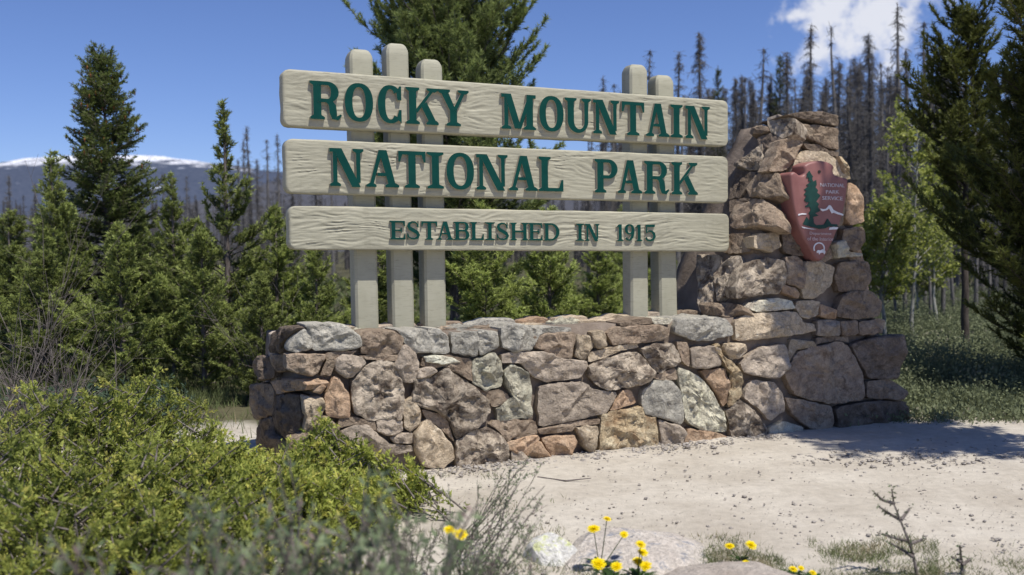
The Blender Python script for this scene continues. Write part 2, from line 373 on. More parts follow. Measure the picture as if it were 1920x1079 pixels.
# ---------------------------------------------------------------- stones
def chaikin(p, k=.2):
    q = []
    n = len(p)
    for i in range(n):
        a, b = p[i], p[(i + 1) % n]
        q.append((a[0] + (b[0] - a[0]) * k, a[1] + (b[1] - a[1]) * k)); q.append((a[0] + (b[0] - a[0]) * (1 - k), a[1] + (b[1] - a[1]) * (1 - k)))
    return q
def resample(p, d):
    q = []
    n = len(p)
    for i in range(n):
        a, b = p[i], p[(i + 1) % n]; ln = math.hypot(b[0] - a[0], b[1] - a[1]); m = max(1, int(round(ln / d)))
        for k in range(m): q.append((a[0] + (b[0] - a[0]) * k / m, a[1] + (b[1] - a[1]) * k / m))
    return q
def stone_mesh(poly2, to3, mat, rnd, depth=.16, lift=None, gap=-.004):
    cx = sum(p[0] for p in poly2) / len(poly2); cy = sum(p[1] for p in poly2) / len(poly2)
    area = abs(sum(poly2[i][0] * poly2[(i + 1) % len(poly2)][1] - poly2[(i + 1) % len(poly2)][0] * poly2[i][1] for i in range(len(poly2)))) / 2
    R = sqrt(area / pi)
    lift = lift if lift is not None else rnd.uniform(.03, .065) + .13 * min(R, .22)
    out = resample(chaikin(poly2, .09), .024)
    seed = rnd.uniform(0, 90)
    o2 = []
    for (x, y) in out:
        d = math.hypot(x - cx, y - cy) or 1e-4
        j = .013 * noise.noise(Vector((x * 19, y * 19, seed))) + .006 * noise.noise(Vector((x * 50, y * 50, seed)))
        s = 1 - gap / d + j / d
        o2.append((cx + (x - cx) * s, cy + (y - cy) * s))
    planes = []
    for _ in range(rnd.randint(3, 6)):
        a = rnd.uniform(0, 2 * pi); sl_ = rnd.uniform(.2, 1.0)
        planes.append((cos(a) * sl_, sin(a) * sl_, lift * rnd.uniform(.75, 1.3)))
    planes.append((rnd.uniform(-.12, .12), rnd.uniform(-.12, .12), lift))
    rough_ = mat.name in ('rock_mottled', 'rock_ochre', 'rock_lichen_grey')
    def hgt(x, y, s):
        h = min(p[2] + p[0] * (x - cx) + p[1] * (y - cy) for p in planes)
        h = max(h, lift * .38)
        edge = (1 - s) / .09
        h *= min(1, .80 + .20 * edge) if edge < 1 else 1
        v = Vector((x * 9, y * 9, seed))
        h += (.022 if not rough_ else .040) * noise.fractal(v * (.8 if not rough_ else 1.15), .75, 2.1, 5) * min(1, .6 + (1 - s) * 3)
        rr_ = noise.noise(v * .9 + Vector((7, 3, 1))); h += .014 * (1 - abs(rr_) * 3) * (1 - s * s)
        h = max(h, .012)
        rd = abs(noise.noise(Vector((x * 16, y * 16, seed + 5))))
        h -= .010 * max(0, .25 - rd) * 4 * (1 - s * .7)
        return h
    V = []; Fc = []; n = len(o2)
    rings = [(.93, -depth), (1.0, -.07), (1.0, None)]
    for s, h in rings[:2]:
        for (x, y) in o2: V.append(to3(cx + (x - cx) * s, cy + (y - cy) * s, h))
    fr = [1.0, .97, .92, .85, .77, .68, .59, .50, .41, .31, .21, .11]
    if R < .07: fr = [1.0, .93, .78, .55, .28]
    for s in fr:
        for (x, y) in o2:
            a = cx + (x - cx) * s; b = cy + (y - cy) * s
            V.append(to3(a, b, hgt(a, b, s)))
    nr = 2 + len(fr)
    V.append(to3(cx, cy, hgt(cx, cy, 0)))
    for r in range(nr - 1):
        for i in range(n):
            k = (i + 1) % n
            Fc.append((r * n + i, r * n + k, (r + 1) * n + k, (r + 1) * n + i))
    c = len(V) - 1
    for i in range(n): Fc.append(((nr - 1) * n + i, (nr - 1) * n + (i + 1) % n, c))
    Fc.append(tuple(range(n - 1, -1, -1)))
    me = mesh_py('stone', V, Fc, mat, smooth=True)
    fix_normals(me); me.set_sharp_from_angle(angle=radians(38))
    return me

CROP = {'A': (460, 560, 3.174), 'B': (960, 560, 3.174), 'C': (1280, 190, 3.27), 'D': (1280, 500, 3.083), 'X': (0, 0, 1), 'E': (1280, 400, 4.905)}
def cpx(crop, p):
    o = CROP[crop]; return (o[0] + p[0] / o[2], o[1] + p[1] / o[2])

# left end face plane of the wall : turned away from the sun
EC = onplane(570, 700, FO, NV); EC.z = 0
az = radians(-143); EN = Vector((cos(az), sin(az), 0)); EU = Vector((-EN.y, EN.x, 0))
if EU.x < 0: EU = -EU
E2, E3 = frame(EC, EU, Z, EN)
# pillar front : leans back a little
bt = radians(3.5)
PN = (NV * cos(bt) + Z * sin(bt)).normalized(); PV = (Z * cos(bt) - NV * sin(bt)).normalized()
PO = FO + NV * .03
Pp2, Pp3 = frame(PO, U, PV, PN)
# pillar left side : contains the slanted corner line
c0 = onplane(1392, 560, PO, PN); c1 = onplane(1484, 225, PO, PN)
LD = Vector((-.56, .83, 0)).normalized(); LV = (c1 - c0).normalized(); LN = LD.cross(LV).normalized()
if LN.dot(CAM - c0) < 0: LN = -LN
LV2 = LN.cross(LD).normalized()
if LV2.z < 0: LV2 = -LV2
L2, L3 = frame(c0, LD, LV2, LN)
FR = {'F': (F2, F3), 'E': (E2, E3), 'P': (Pp2, Pp3), 'L': (L2, L3)}

WALL = [  # end-face stones get dark rock colours that paint in the shade there
 ('A','E','d',[(165,215),(215,170),(300,165),(350,175),(265,260),(250,320),(160,318)],{}),
 ('A','F','g',[(262,262),(350,178),(390,215),(395,290),(310,317),(255,308)],{}),
 ('A','F','g',[(352,158),(400,150),(600,158),(680,228),(690,272),(650,300),(420,307),(392,285),(388,205)],{'depth':.34}),
 ('A','F','b',[(690,225),(720,200),(890,195),(932,240),(925,315),(850,332),(690,332),(682,280)],{'depth':.34}),
 ('A','F','g',[(895,185),(1080,185),(1097,250),(1092,317),(1010,320),(940,262),(935,225)],{'depth':.34}),
 ('A','F','g',[(1085,182),(1150,180),(1207,235),(1212,320),(1140,332),(1097,312)],{'depth':.34}),
 ('A','F','g',[(1222,208),(1370,193),(1388,240),(1376,342),(1230,327)],{'depth':.34}),
 ('A','F','g',[(1376,195),(1490,195),(1507,290),(1390,338),(1388,240)],{'depth':.34}),
 ('A','F','g',[(1518,180),(1550,155),(1605,145),(1670,165),(1705,205),(1706,300),(1590,315),(1524,285)],{'depth':.34}),
 ('A','F','b',[(250,330),(470,328),(475,350),(425,440),(390,455),(300,445),(245,420)],{}),
 ('A','E','b',[(200,332),(250,332),(245,425),(225,440),(170,400),(168,335)],{}),
 ('A','F','b',[(476,325),(660,308),(640,330),(560,330),(530,400),(505,455),(450,450),(482,370)],{'lift':.01}),
 ('A','F','p',[(540,350),(580,332),(700,348),(718,385),(640,462),(600,468),(528,422)],{}),
 ('A','F','b',[(682,338),(915,335),(895,372),(800,366),(722,362)],{'lift':.012}),
 ('A','F','p',[(925,290),(952,272),(1010,330),(1028,380),(1022,430),(1000,497),(940,500),(915,450),(885,400),(900,360)],{}),
 ('A','F','m',[(640,480),(720,400),(800,370),(880,380),(905,440),(932,510),(940,600),(927,722),(810,712),(760,722),(650,682),(630,600)],{'lift':.06}),
 ('A','F','r',[(520,465),(560,480),(612,570),(622,702),(500,707),(478,680),(468,600)],{}),
 ('A','F','b',[(1048,350),(1210,342),(1340,360),(1345,430),(1335,490),(1190,405),(1120,415),(1045,400)],{'lift':.015}),
 ('A','F','l',[(1058,345),(1105,338),(1215,346),(1282,378),(1200,392),(1080,378)],{'lift':.05}),
 ('A','F','m',[(1005,540),(1000,480),(1100,470),(1190,415),(1335,510),(1440,600),(1452,670),(1400,750),(1250,832),(1212,740),(1190,700),(1110,660),(1020,640),(985,600)],{'lift':.085}),
 ('A','F','p',[(1025,420),(1100,410),(1132,430),(1092,465),(1018,475)],{}),
 ('A','F','s',[(1350,370),(1470,322),(1512,370),(1527,440),(1522,522),(1420,542),(1350,502),(1345,430)],{}),
 ('A','F','b',[(1345,512),(1405,548),(1510,545),(1562,570),(1572,632),(1462,645),(1440,592)],{'lift':.012}),
 ('A','F','s',[(1532,440),(1580,393),(1682,440),(1697,530),(1702,702),(1590,717),(1500,722),(1485,650),(1578,640),(1590,580),(1547,520)],{'lift':.055}),
 ('B','F','p',[(-65,330),(20,312),(100,318),(200,320),(290,355),(430,370),(442,400),(405,472),(190,492),(120,462),(60,392),(-10,362),(-62,385)],{}),
 ('A','E','b',[(35,512),(160,508),(187,560),(172,690),(70,722),(40,640)],{'lift':.06}),
 ('A','E','d',[(60,385),(100,340),(168,350),(192,400),(187,470),(120,485),(63,445)],{'lift':.09}),
 ('A','E','r',[(170,492),(240,480),(352,480),(382,512),(372,545),(270,552),(200,572),(182,540)],{'lift':.07}),
 ('A','F','r',[(395,500),(430,475),(470,520),(440,562),(390,552)],{}),
 ('A','E','d',[(190,580),(280,560),(330,575),(345,690),(340,790),(260,825),(195,800),(178,700)],{}),
 ('A','E','d',[(90,730),(170,700),(200,810),(250,840),(240,980),(110,980),(80,850)],{}),
 ('A','F','t',[(335,578),(450,590),(470,640),(445,700),(380,765),(345,790),(348,690)],{}),
 ('A','F','b',[(340,800),(450,705),(490,700),(560,780),(560,900),(330,980),(255,900),(262,835)],{}),
 ('A','F','t',[(940,622),(990,590),(1012,600),(1042,680),(1037,740),(980,792),(943,770)],{}),
 ('A','F','p',[(780,732),(830,717),(930,727),(937,790),(850,812),(788,785)],{}),
 ('A','F','b',[(630,705),(760,730),(785,790),(740,752),(640,745),(560,770),(560,712)],{'lift':.012}),
 ('A','F','p',[(570,792),(640,755),(730,752),(792,822),(862,867),(982,872),(990,905),(900,925),(700,930),(600,900)],{'lift':.06}),
 ('A','F','t',[(1045,742),(1080,715),(1150,772),(1232,880),(1237,950),(1180,1005),(1060,1000),(1000,870),(1000,800)],{}),
 ('A','F','p',[(860,825),(930,800),(985,800),(1000,860),(880,860)],{}),
 ('A','F','m',[(1245,850),(1350,782),(1440,767),(1530,822),(1562,900),(1557,1000),(1400,1035),(1260,1020)],{'lift':.07}),
 ('A','F','b',[(1050,662),(1180,695),(1212,762),(1237,852),(1150,760),(1072,715)],{'lift':.012}),
 ('A','F','b',[(1480,727),(1640,720),(1652,780),(1560,852),(1530,802),(1450,750)],{'lift':.015}),
 ('A','F','p',[(1580,912),(1640,907),(1692,960),(1682,1010),(1590,1010)],{}),
 ('B','F','b',[(60,722),(135,725),(148,800),(60,828),(-45,832),(-30,765)],{'lift':.02}),
 ('B','F','r',[(0,842),(140,812),(165,832),(110,895),(60,935),(-20,902),(-60,865)],{}),
 ('B','F','r',[(100,892),(150,842),(248,965),(110,985),(82,935)],{}),
 ('B','F','r',[(167,832),(240,815),(360,815),(377,850),(335,955),(255,968)],{}),
 ('B','F','t',[(375,770),(420,755),(500,760),(512,790),(482,935),(440,905)],{}),
 ('B','F','y',[(530,692),(600,670),(768,645),(788,702),(850,707),(872,905),(700,940),(518,960),(515,830)],{'lift':.07}),
 ('B','F','p',[(160,520),(290,500),(432,500),(472,540),(622,560),(552,682),(400,712),(162,762),(150,622)],{'lift':.06}),
 ('B','F','b',[(152,775),(400,728),(522,715),(510,747),(382,757),(350,792),(160,808)],{'lift':.012}),
 ('B','F','r',[(650,552),(700,542),(732,622),(582,667),(602,622)],{'lift':.03}),
 ('B','F','g',[(770,560),(830,495),(870,485),(950,490),(1002,560),(1018,690),(1000,750),(860,702),(790,687),(765,622)],{'lift':.06}),
 ('B','F','m',[(450,400),(540,360),(690,320),(740,320),(790,370),(842,440),(802,500),(600,542),(530,537),(460,470)],{'lift':.08}),
 ('B','F','b',[(122,222),(200,205),(350,200),(375,217),(347,350),(300,357),(130,290)],{'depth':.34}),
 ('B','F','g',[(5,150),(115,170),(345,172),(345,196),(200,200),(118,216),(112,305),(5,300)],{'depth':.34,'lift':.03}),
 ('B','F','t',[(380,220),(460,222),(482,290),(442,320),(432,362),(375,352)],{}),
 ('B','F','t',[(465,200),(540,188),(562,280),(500,302),(478,240)],{'depth':.34}),
 ('B','F','b',[(560,210),(620,170),(850,155),(922,175),(927,220),(880,252),(640,272),(600,277)],{'depth':.34,'lift':.055}),
 ('B','F','t',[(452,322),(600,288),(740,262),(742,292),(640,312),(560,347),(450,382)],{'lift':.02}),
 ('B','F','m',[(760,302),(850,267),(962,272),(1002,372),(962,402),(880,442),(845,432),(800,362)],{}),
 ('B','F','g',[(965,150),(1000,115),(1260,115),(1302,160),(1307,217),(1200,242),(1080,252),(960,202)],{'depth':.34,'lift':.06}),
 ('B','F','b',[(975,258),(1042,262),(1052,405),(1012,372)],{'lift':.02}),
 ('B','F','p',[(1057,292),(1200,282),(1238,312),(1235,402),(1070,415)],{}),
 ('B','F','r',[(1120,432),(1265,415),(1282,520),(1288,600),(1250,640),(1212,562),(1150,482)],{'lift':.04}),
 ('B','F','y',[(1190,280),(1222,265),(1252,340),(1332,402),(1367,500),(1352,582),(1272,652),(1302,562),(1292,452),(1242,372)],{}),
 ('B','F','s',[(985,412),(1050,432),(1130,482),(1202,582),(1252,682),(1272,792),(1150,790),(1030,732),(1012,602),(990,502)],{'lift':.06}),
 ('B','F','b',[(820,470),(860,450),(960,415),(985,480),(950,484),(865,480)],{'lift':.01}),
 ('B','F','p',[(862,715),(1000,762),(1022,802),(1002,842),(1007,915),(888,915),(880,822)],{}),
 ('B','F','r',[(1040,770),(1232,802),(1292,832),(1302,885),(1022,905),(1012,862)],{}),
 ('B','F','m',[(1270,667),(1350,602),(1452,682),(1512,782),(1512,845),(1320,882),(1292,772)],{'lift':.05}),
 ('B','F','t',[(1262,267),(1372,270),(1392,312),(1352,352),(1292,362),(1252,302)],{}),
 ('B','F','p',[(1352,382),(1452,302),(1602,270),(1637,302),(1632,402),(1562,472),(1452,462),(1375,440)],{'lift':.07}),
 ('B','F','p',[(1400,512),(1420,482),(1562,502),(1602,562),(1617,662),(1530,727),(1452,642),(1378,592)],{'lift':.05}),
 ('B','F','l',[(1520,772),(1602,727),(1716,762),(1716,842),(1650,860),(1520,842)],{'lift':.09}),
 ('B','F','b',[(640,145),(820,112),(832,148),(700,160),(650,162)],{'depth':.25,'lift':-.08}),
 ('B','F','l',[(832,118),(950,120),(940,150),(850,152)],{'depth':.25,'lift':-.08}),
]
PIL = [  # left-side and foot stones coloured darker to paint in their shade
 ('D','P','t',[(290,312),(370,272),(650,262),(690,322),(750,332),(757,372),(700,387),(500,412),(300,432)],{'lift':.07}),
 ('D','P','l',[(360,240),(380,207),(540,182),(630,202),(647,245),(430,262)],{}),
 ('D','L','b',[(110,212),(270,217),(350,227),(358,262),(270,302),(130,292)],{}),
 ('D','P','m',[(330,42),(400,-30),(480,-50),(560,-30),(585,40),(582,110),(540,157),(420,167),(310,187),(300,122)],{'lift':.09}),
 ('D','P','b',[(587,-55),(650,-60),(692,-30),(690,60),(676,130),(640,115),(592,92)],{}),
 ('D','P','r',[(570,103),(640,122),(672,162),(662,187),(570,152)],{}),
 ('D','P','t',[(692,-28),(760,-40),(830,-12),(872,2),(852,110),(762,182),(692,187),(680,132)],{'lift':.05}),
 ('D','P','b',[(900,-22),(1000,-30),(1072,-22),(1087,70),(1052,130),(900,150),(870,60)],{'lift':.06}),
 ('D','P','b',[(900,182),(962,142),(1082,142),(1142,202),(1132,290),(1000,302),(880,290)],{'lift':.07}),
 ('D','P','t',[(655,200),(790,202),(777,280),(720,302),(680,282),(650,242)],{}),
 ('D','P','r',[(790,217),(870,252),(880,302),(790,292)],{}),
 ('D','P','p',[(770,312),(890,312),(902,402),(770,402)],{}),
 ('D','P','b',[(905,317),(1000,312),(1012,392),(910,402)],{}),
 ('D','P','b',[(1012,322),(1130,302),(1165,312),(1142,387),(1020,397)],{}),
 ('D','P','b',[(575,612),(650,502),(720,470),(900,432),(950,470),(1030,620),(1040,765),(870,792),(730,770),(640,742)],{'lift':.10}),
 ('D','P','t',[(620,422),(740,432),(760,462),(650,482),(602,560),(608,472)],{}),
 ('D','P','d',[(962,452),(1082,412),(1240,392),(1257,502),(1227,650),(1072,645),(1032,582)],{'lift':.11}),
 ('D','P','b',[(1055,662),(1200,655),(1282,722),(1242,772),(1060,762)],{'lift':.07}),
 ('D','P','d',[(880,812),(1050,782),(1272,775),(1297,862),(1292,990),(1100,1020),(900,980)],{'lift':.11}),
 ('D','P','b',[(592,757),(700,775),(850,812),(870,900),(850,960),(740,945),(622,852)],{'lift':.07}),
 ('D','P','d',[(1300,900),(1335,925),(1325,1000),(1300,1005)],{'lift':.05}),
 ('D','P','b',[(770,410),(950,402),(960,440),(880,428),(765,452)],{'lift':.02}),
 ('C','P','d',[(630,86),(700,72),(790,68),(940,90),(948,160),(850,140),(730,112)],{'lift':.08,'depth':.4}),
 ('C','P','b',[(690,142),(850,152),(945,172),(947,300),(880,288),(800,242),(700,202)],{'lift':.05}),
 ('C','P','d',[(830,268),(880,300),(948,312),(948,345),(880,325),(760,295),(740,262)],{'lift':.01}),
 ('C','L','m',[(520,105),(600,85),(690,112),(700,135),(690,200),(620,232),(545,190)],{'lift':.03}),
 ('C','L','b',[(415,200),(440,165),(520,160),(538,190),(440,215)],{'lift':.06}),
 ('C','L','d',[(460,232),(540,200),(620,237),(562,330),(520,400),(497,330)],{'lift':.03}),
 ('C','L','m',[(318,400),(380,352),(490,262),(500,342),(500,425),(400,425)],{'lift':.06}),
 ('C','P','b',[(600,242),(690,205),(725,262),(680,350),(630,425),(520,432),(562,335)],{'lift':.06}),
 ('C','P','t',[(680,370),(740,305),(860,312),(930,352),(1010,472),(930,500),(760,460),(660,440)],{'lift':.03}),
 ('C','P','y',[(935,342),(965,345),(1022,480),(990,475)],{'lift':.07}),
 ('C','L','b',[(400,540),(450,470),(500,440),(600,450),(622,580),(540,600),(420,592)],{'lift':.08}),
 ('C','L','d',[(300,502),(330,440),(450,440),(445,465),(395,540),(360,590),(290,602)],{'lift':.03}),
 ('C','L','b',[(330,640),(480,602),(560,640),(600,722),(602,780),(310,782),(300,702)],{'lift':.07}),
 ('C','P','t',[(430,822),(580,802),(592,890),(540,922),(432,902)],{'lift':.07}),
 ('C','P','b',[(605,600),(650,560),(685,750),(702,802),(622,790)],{'lift':.02}),
 ('C','P','d',[(605,805),(710,805),(762,940),(690,948),(620,930)],{'lift':.02}),
 ('C','P','r',[(1010,502),(1062,522),(1102,602),(1105,742),(1020,762),(990,702)],{'lift':.05}),
 ('C','P','b',[(980,782),(1092,772),(1112,862),(1062,922),(980,902)],{'lift':.05}),
 ('C','P','l',[(910,872),(970,852),(985,920),(1090,935),(1090,952),(980,955),(925,965)],{'lift':.06}),
 ('C','P','b',[(700,500),(760,465),(930,505),(1000,490),(985,700),(970,765),(800,760),(700,740)],{'lift':.0}),
 ('C','P','b',[(765,945),(900,890),(915,960),(860,985),(775,975)],{'lift':.0}),
 ('E','L','m',[(150,400),(240,385),(350,395),(350,470),(290,560),(300,700),(270,820),(160,930),(150,700)],{'lift':.05}),
 ('E','L','m',[(355,480),(450,420),(530,400),(560,500),(480,620),(430,720),(330,810),(305,700),(300,560)],{'lift':.03}),
 ('C','L','b',[(240,820),(420,812),(425,925),(330,935),(250,930)],{'lift':.0}),
 ('C','L','d',[(290,612),(360,600),(420,600),(480,598),(330,636),(296,690)],{'lift':.0}),
]
rnd = random.Random(5)
wall = thing('stone_wall', 'long low rubble stone wall with mortared multicoloured rocks under the boards', 'wall', (FO.x, FO.y, 0))
pillar = thing('stone_pillar', 'tapering rough stone pillar at the right end of the wall', 'pillar', tuple(c0 * 1.0))
def put_stones(lst, root):
    inv = Vector(root.location)
    for (crop, fk, mk, pts, kw) in lst:
        to2, to3 = FR[fk]
        poly = [to2(*cpx(crop, p)) for p in pts]
        me = stone_mesh(poly, to3, ROCK[mk], rnd, **kw)
        me.transform(Matrix.Translation(-inv))
        obj('stone', me, root)
put_stones(WALL, wall); put_stones(PIL, pillar)

# cores (mortar)
def core_block(name, rings, root, res=.07, amp=.012):
    """loft through closed quads, subdivided and roughened"""
    bm = bmesh.new()
    vr = [[bm.verts.new(p) for p in r] for r in rings]
    for a, b in zip(vr, vr[1:]):
        for i in range(len(a)): bm.faces.new((a[i], a[(i + 1) % len(a)], b[(i + 1) % len(a)], b[i]))
    bm.faces.new(list(reversed(vr[0]))); bm.faces.new(vr[-1])
    for _ in range(5):
        es = [e for e in bm.edges if e.calc_length() > res * 2]
        if es: bmesh.ops.subdivide_edges(bm, edges=es, cuts=1, use_grid_fill=True)
    bmesh.ops.recalc_face_normals(bm, faces=bm.faces)
    for v in bm.verts: v.co += v.normal * amp * noise.fractal(v.co * 7, .8, 2, 4)
    me = bpy.data.meshes.new(name); bm.to_mesh(me); bm.free(); me.materials.append(M_MORTAR)
    me.polygons.foreach_set('use_smooth', np.ones(len(me.polygons), bool))
    me.transform(Matrix.Translation(-Vector(root.location)))
    return obj(name, me, root)
TH = .62
def f3(px, py, back, zz=None):
    p = onplane(px, py, FO, NV) - NV * back
    if zz is not None: p.z = zz
    return p
wl = f3(585, 700, .05, 0); wr = f3(1500, 700, .05, 0)
el = EC + EU * (E2(500, 700)[0]) - EN * .04
wlb = f3(585, 700, TH, 0) ; elb = el - NV * .45
def ring(z, s=0):
    return [Vector((p.x, p.y, z)) for p in (wl, wr, wr - NV * (TH - .03), elb, el + Z * 0)]
def quad(z, sh=0):
    e = el + EU * sh
    return [Vector((p.x, p.y, z)) for p in (wl, wr, wr - NV * (TH - .03), elb + EU * sh, e)]
topz = onplane(900, 612, FO, NV).z
core_block('mortar_core', [quad(-.25), quad(.5, .03), quad(topz - .035, .12)], wall)
# loose flat stones bedded along the top of the wall, behind the front course
for k in range(17):
    t = k / 16; pc = f3(600 + 770 * t + rnd.uniform(-12, 12), 610, rnd.uniform(.30, .38), topz - .04 + rnd.uniform(-.01, .012))
    wq = rnd.uniform(.11, .17); dq = rnd.uniform(.09, .14); m = rnd.randint(6, 8)
    poly = [(wq * cos(2 * pi * i / m) * rnd.uniform(.85, 1.1), dq * sin(2 * pi * i / m) * rnd.uniform(.85, 1.1)) for i in range(m)]
    to3k = lambda a, b, c, pc=pc: pc + U * a - NV * b + Z * c
    me = stone_mesh(poly, to3k, ROCK[rnd.choice('ggptsb')], rnd, depth=.1, lift=.012); me.transform(Matrix.Translation(-Vector(wall.location))); obj('stone', me, wall)
# back course of the wall
for row in range(4):
    x = -.1
    while x < 4.3:
        wq = rnd.uniform(.28, .5); h0 = row * .27 + rnd.uniform(-.01, .01)
        poly = [(x + rnd.uniform(0, .03), h0 + rnd.uniform(0, .03)), (x + wq, h0 + rnd.uniform(0, .03)), (x + wq + rnd.uniform(-.04, .02), h0 + .25), (x + wq * .5, h0 + .26), (x + .02, h0 + .25 - rnd.uniform(0, .03))]
        x += wq + .015
        to3k = lambda a, b, c: FO - NV * (TH + .01) + U * a + Z * b - NV * c
        me = stone_mesh(poly, to3k, ROCK[rnd.choice('ptbmgr')], rnd); me.transform(Matrix.Translation(-Vector(wall.location))); obj('stone', me, wall)
# pillar core
def pp(px, py, back): return onplane(px, py, PO, PN) - PN * back
def pillar_ring(pyl, pxl, pxr, depth):
    a = pp(pxl, pyl, .05); b = pp(pxr, pyl, .07)
    z = a.z; b.z = z
    d = LD * depth
    return [a, b, b + d * .9 + NV * -.0, a + d]
rings = []
for (py, xl, xr, dp) in [(930, 1400, 1690, 1.05), (700, 1400, 1672, 1.05), (600, 1392, 1642, 1.0), (500, 1412, 1628, .9), (400, 1440, 1600, .8), (320, 1458, 1570, .72), (228, 1492, 1562, .62)]:
    rings.append(pillar_ring(py, xl, xr, dp))
core_block('mortar_core', rings, pillar)
# stones of the pillar's right and rear faces
def face_stones(fn, rows, root):
    for (v0, v1, u0, u1) in rows:
        x = u0
        while x < u1 - .08:
            wq = min(rnd.uniform(.22, .42), u1 - x)
            poly = [(x + .005, v0 + rnd.uniform(0, .02)), (x + wq, v0 + rnd.uniform(0, .02)), (x + wq - rnd.uniform(0, .03), v1), (x + wq * .5, v1 + .005), (x + rnd.uniform(0, .03), v1 - rnd.uniform(0, .02))]
            x += wq + .012
            me = stone_mesh(poly, fn, ROCK[rnd.choice('ptbmdr')], rnd); me.transform(Matrix.Translation(-Vector(root.location))); obj('stone', me, root)
def lerp_ring(z):
    for a, b in zip(rings, rings[1:]):
        if a[0].z <= z <= b[0].z or b is rings[-1]:
            t = (z - a[0].z) / (b[0].z - a[0].z); return [p.lerp(q, t) for p, q in zip(a, b)]
    return rings[0]
for side in (1, 2):
    z = -.05
    while z < rings[-1][0].z - .1:
        hh = rnd.uniform(.2, .3); hh = min(hh, rings[-1][0].z - z)
        r = lerp_ring(max(z, rings[0][0].z + .01)); p, q = r[side], r[(side + 1) % 4]; dr = (q - p); ln = dr.length; dr.normalize(); nn = dr.cross(Z).normalized()
        r2 = lerp_ring(z + hh); sh = (r2[side] - p); sh.z = 0
        fn = lambda a, b, c, p=p, dr=dr, nn=nn, z=z, hh=hh, sh=sh: Vector((p.x, p.y, z)) + dr * a + sh * (b / hh) + Z * b + nn * (c + .01)
        face_stones(fn, [(0, hh - .015, 0 if side == 1 else .05, ln if side == 1 else ln - .22)], pillar); z += hh

# ---------------------------------------------------------------- sign
sign = thing('park_sign', 'tan wooden sign of three carved boards on five posts reading Rocky Mountain National Park', 'sign', tuple(SO))
SI = Vector(sign.location)
def rounded_board(quadpx, name, thick=.11, label=None):
    c = [S2(*p) for p in quadpx]                     # TL BL TR BR
    x0 = (c[0][0] + c[1][0]) / 2; x1 = (c[2][0] + c[3][0]) / 2
    zt = lambda a: c[0][1] + (c[2][1] - c[0][1]) * (a - x0) / (x1 - x0)
    zb = lambda a: c[1][1] + (c[3][1] - c[1][1]) * (a - x0) / (x1 - x0)
    r = .055; nx, nz_ = 380, 56
    V = []; idx = {}
    seed = quadpx[0][1] * .1
    def edge_d(a, b, A0, A1, B0, B1): return min(a - A0, A1 - a, b - B0, B1 - b)
    for j in range(nz_ + 1):
        t = j / nz_
        for i in range(nx + 1):
            s = i / nx
            zbm = zb(x0 + (x1 - x0) * s); ztm = zt(x0 + (x1 - x0) * s)
            hh = ztm - zbm; b = zbm + hh * t
            dy = min(t, 1 - t) * hh
            ins = r - sqrt(max(0, r * r - (r - dy) ** 2)) if dy < r else 0
            wob = .004 * noise.noise(Vector((b * 9, seed, 0)))
            a = x0 + ins + (x1 - x0 - 2 * ins) * s + wob * (1 if s < .5 else -1)
            b += .004 * noise.noise(Vector((a * 5, seed, t))) * (1 if t in (0, 1) else 0)
            d = min((a - x0 - ins), (x1 - ins - a), b - zbm, ztm - b)
            bev = -.010 * max(0, 1 - d / .009) ** 2
            warp = .07 * noise.noise(Vector((a * 1.7, b * 5, seed))) + .02 * noise.noise(Vector((a * 6, b * 9, seed + 4)))
            g1 = noise.noise(Vector((a * 4.2, (b + warp) * 46, seed)))
            g2 = noise.noise(Vector((a * 15, (b + warp) * 80, seed + 3)))
            amp = .35 + 1.15 * noise.noise(Vector((a * 1.9, b * 5, seed + 9))); amp = max(-.25, amp)
            gr_ = (.0048 * (1 - abs(g1) * 2.0) + .0022 * g2) * (.45 + amp) * min(1, max(0, d - .008) / .02)
            V.append(S3(a, b, bev + gr_) - SI)
    W = nx + 1
    Fc = [(j * W + i, j * W + i + 1, (j + 1) * W + i + 1, (j + 1) * W + i) for j in range(nz_) for i in range(nx)]
    # boundary loop, extruded back
    loop = [i for i in range(nx + 1)] + [(j) * W + nx for j in range(1, nz_ + 1)] + [nz_ * W + i for i in range(nx - 1, -1, -1)] + [j * W for j in range(nz_ - 1, 0, -1)]
    base = len(V); n = len(loop)
    for k in loop: V.append(V[k] - NV * (thick - .02))
    for k in range(n): Fc.append((loop[k], base + k, base + (k + 1) % n, loop[(k + 1) % n]))
    Fc.append(tuple(base + k for k in range(n)))
    me = mesh_py(name, V, Fc, M_BOARD, smooth=True); fix_normals(me); me.set_sharp_from_angle(angle=radians(50))
    o = obj(name, me, sign)
    if label: o['label'] = label
    return o
B1 = rounded_board([(529, 129), (531, 237), (1366, 189), (1366, 275)], 'board', .125, 'top board reading Rocky Mountain')
B2 = rounded_board([(534, 260), (536, 363), (1366, 294), (1366, 381)], 'board', .12, 'middle board reading National Park')
B3 = rounded_board([(542, 386), (542, 469), (1368, 401), (1368, 472)], 'board', .12, 'bottom board reading Established in 1915')

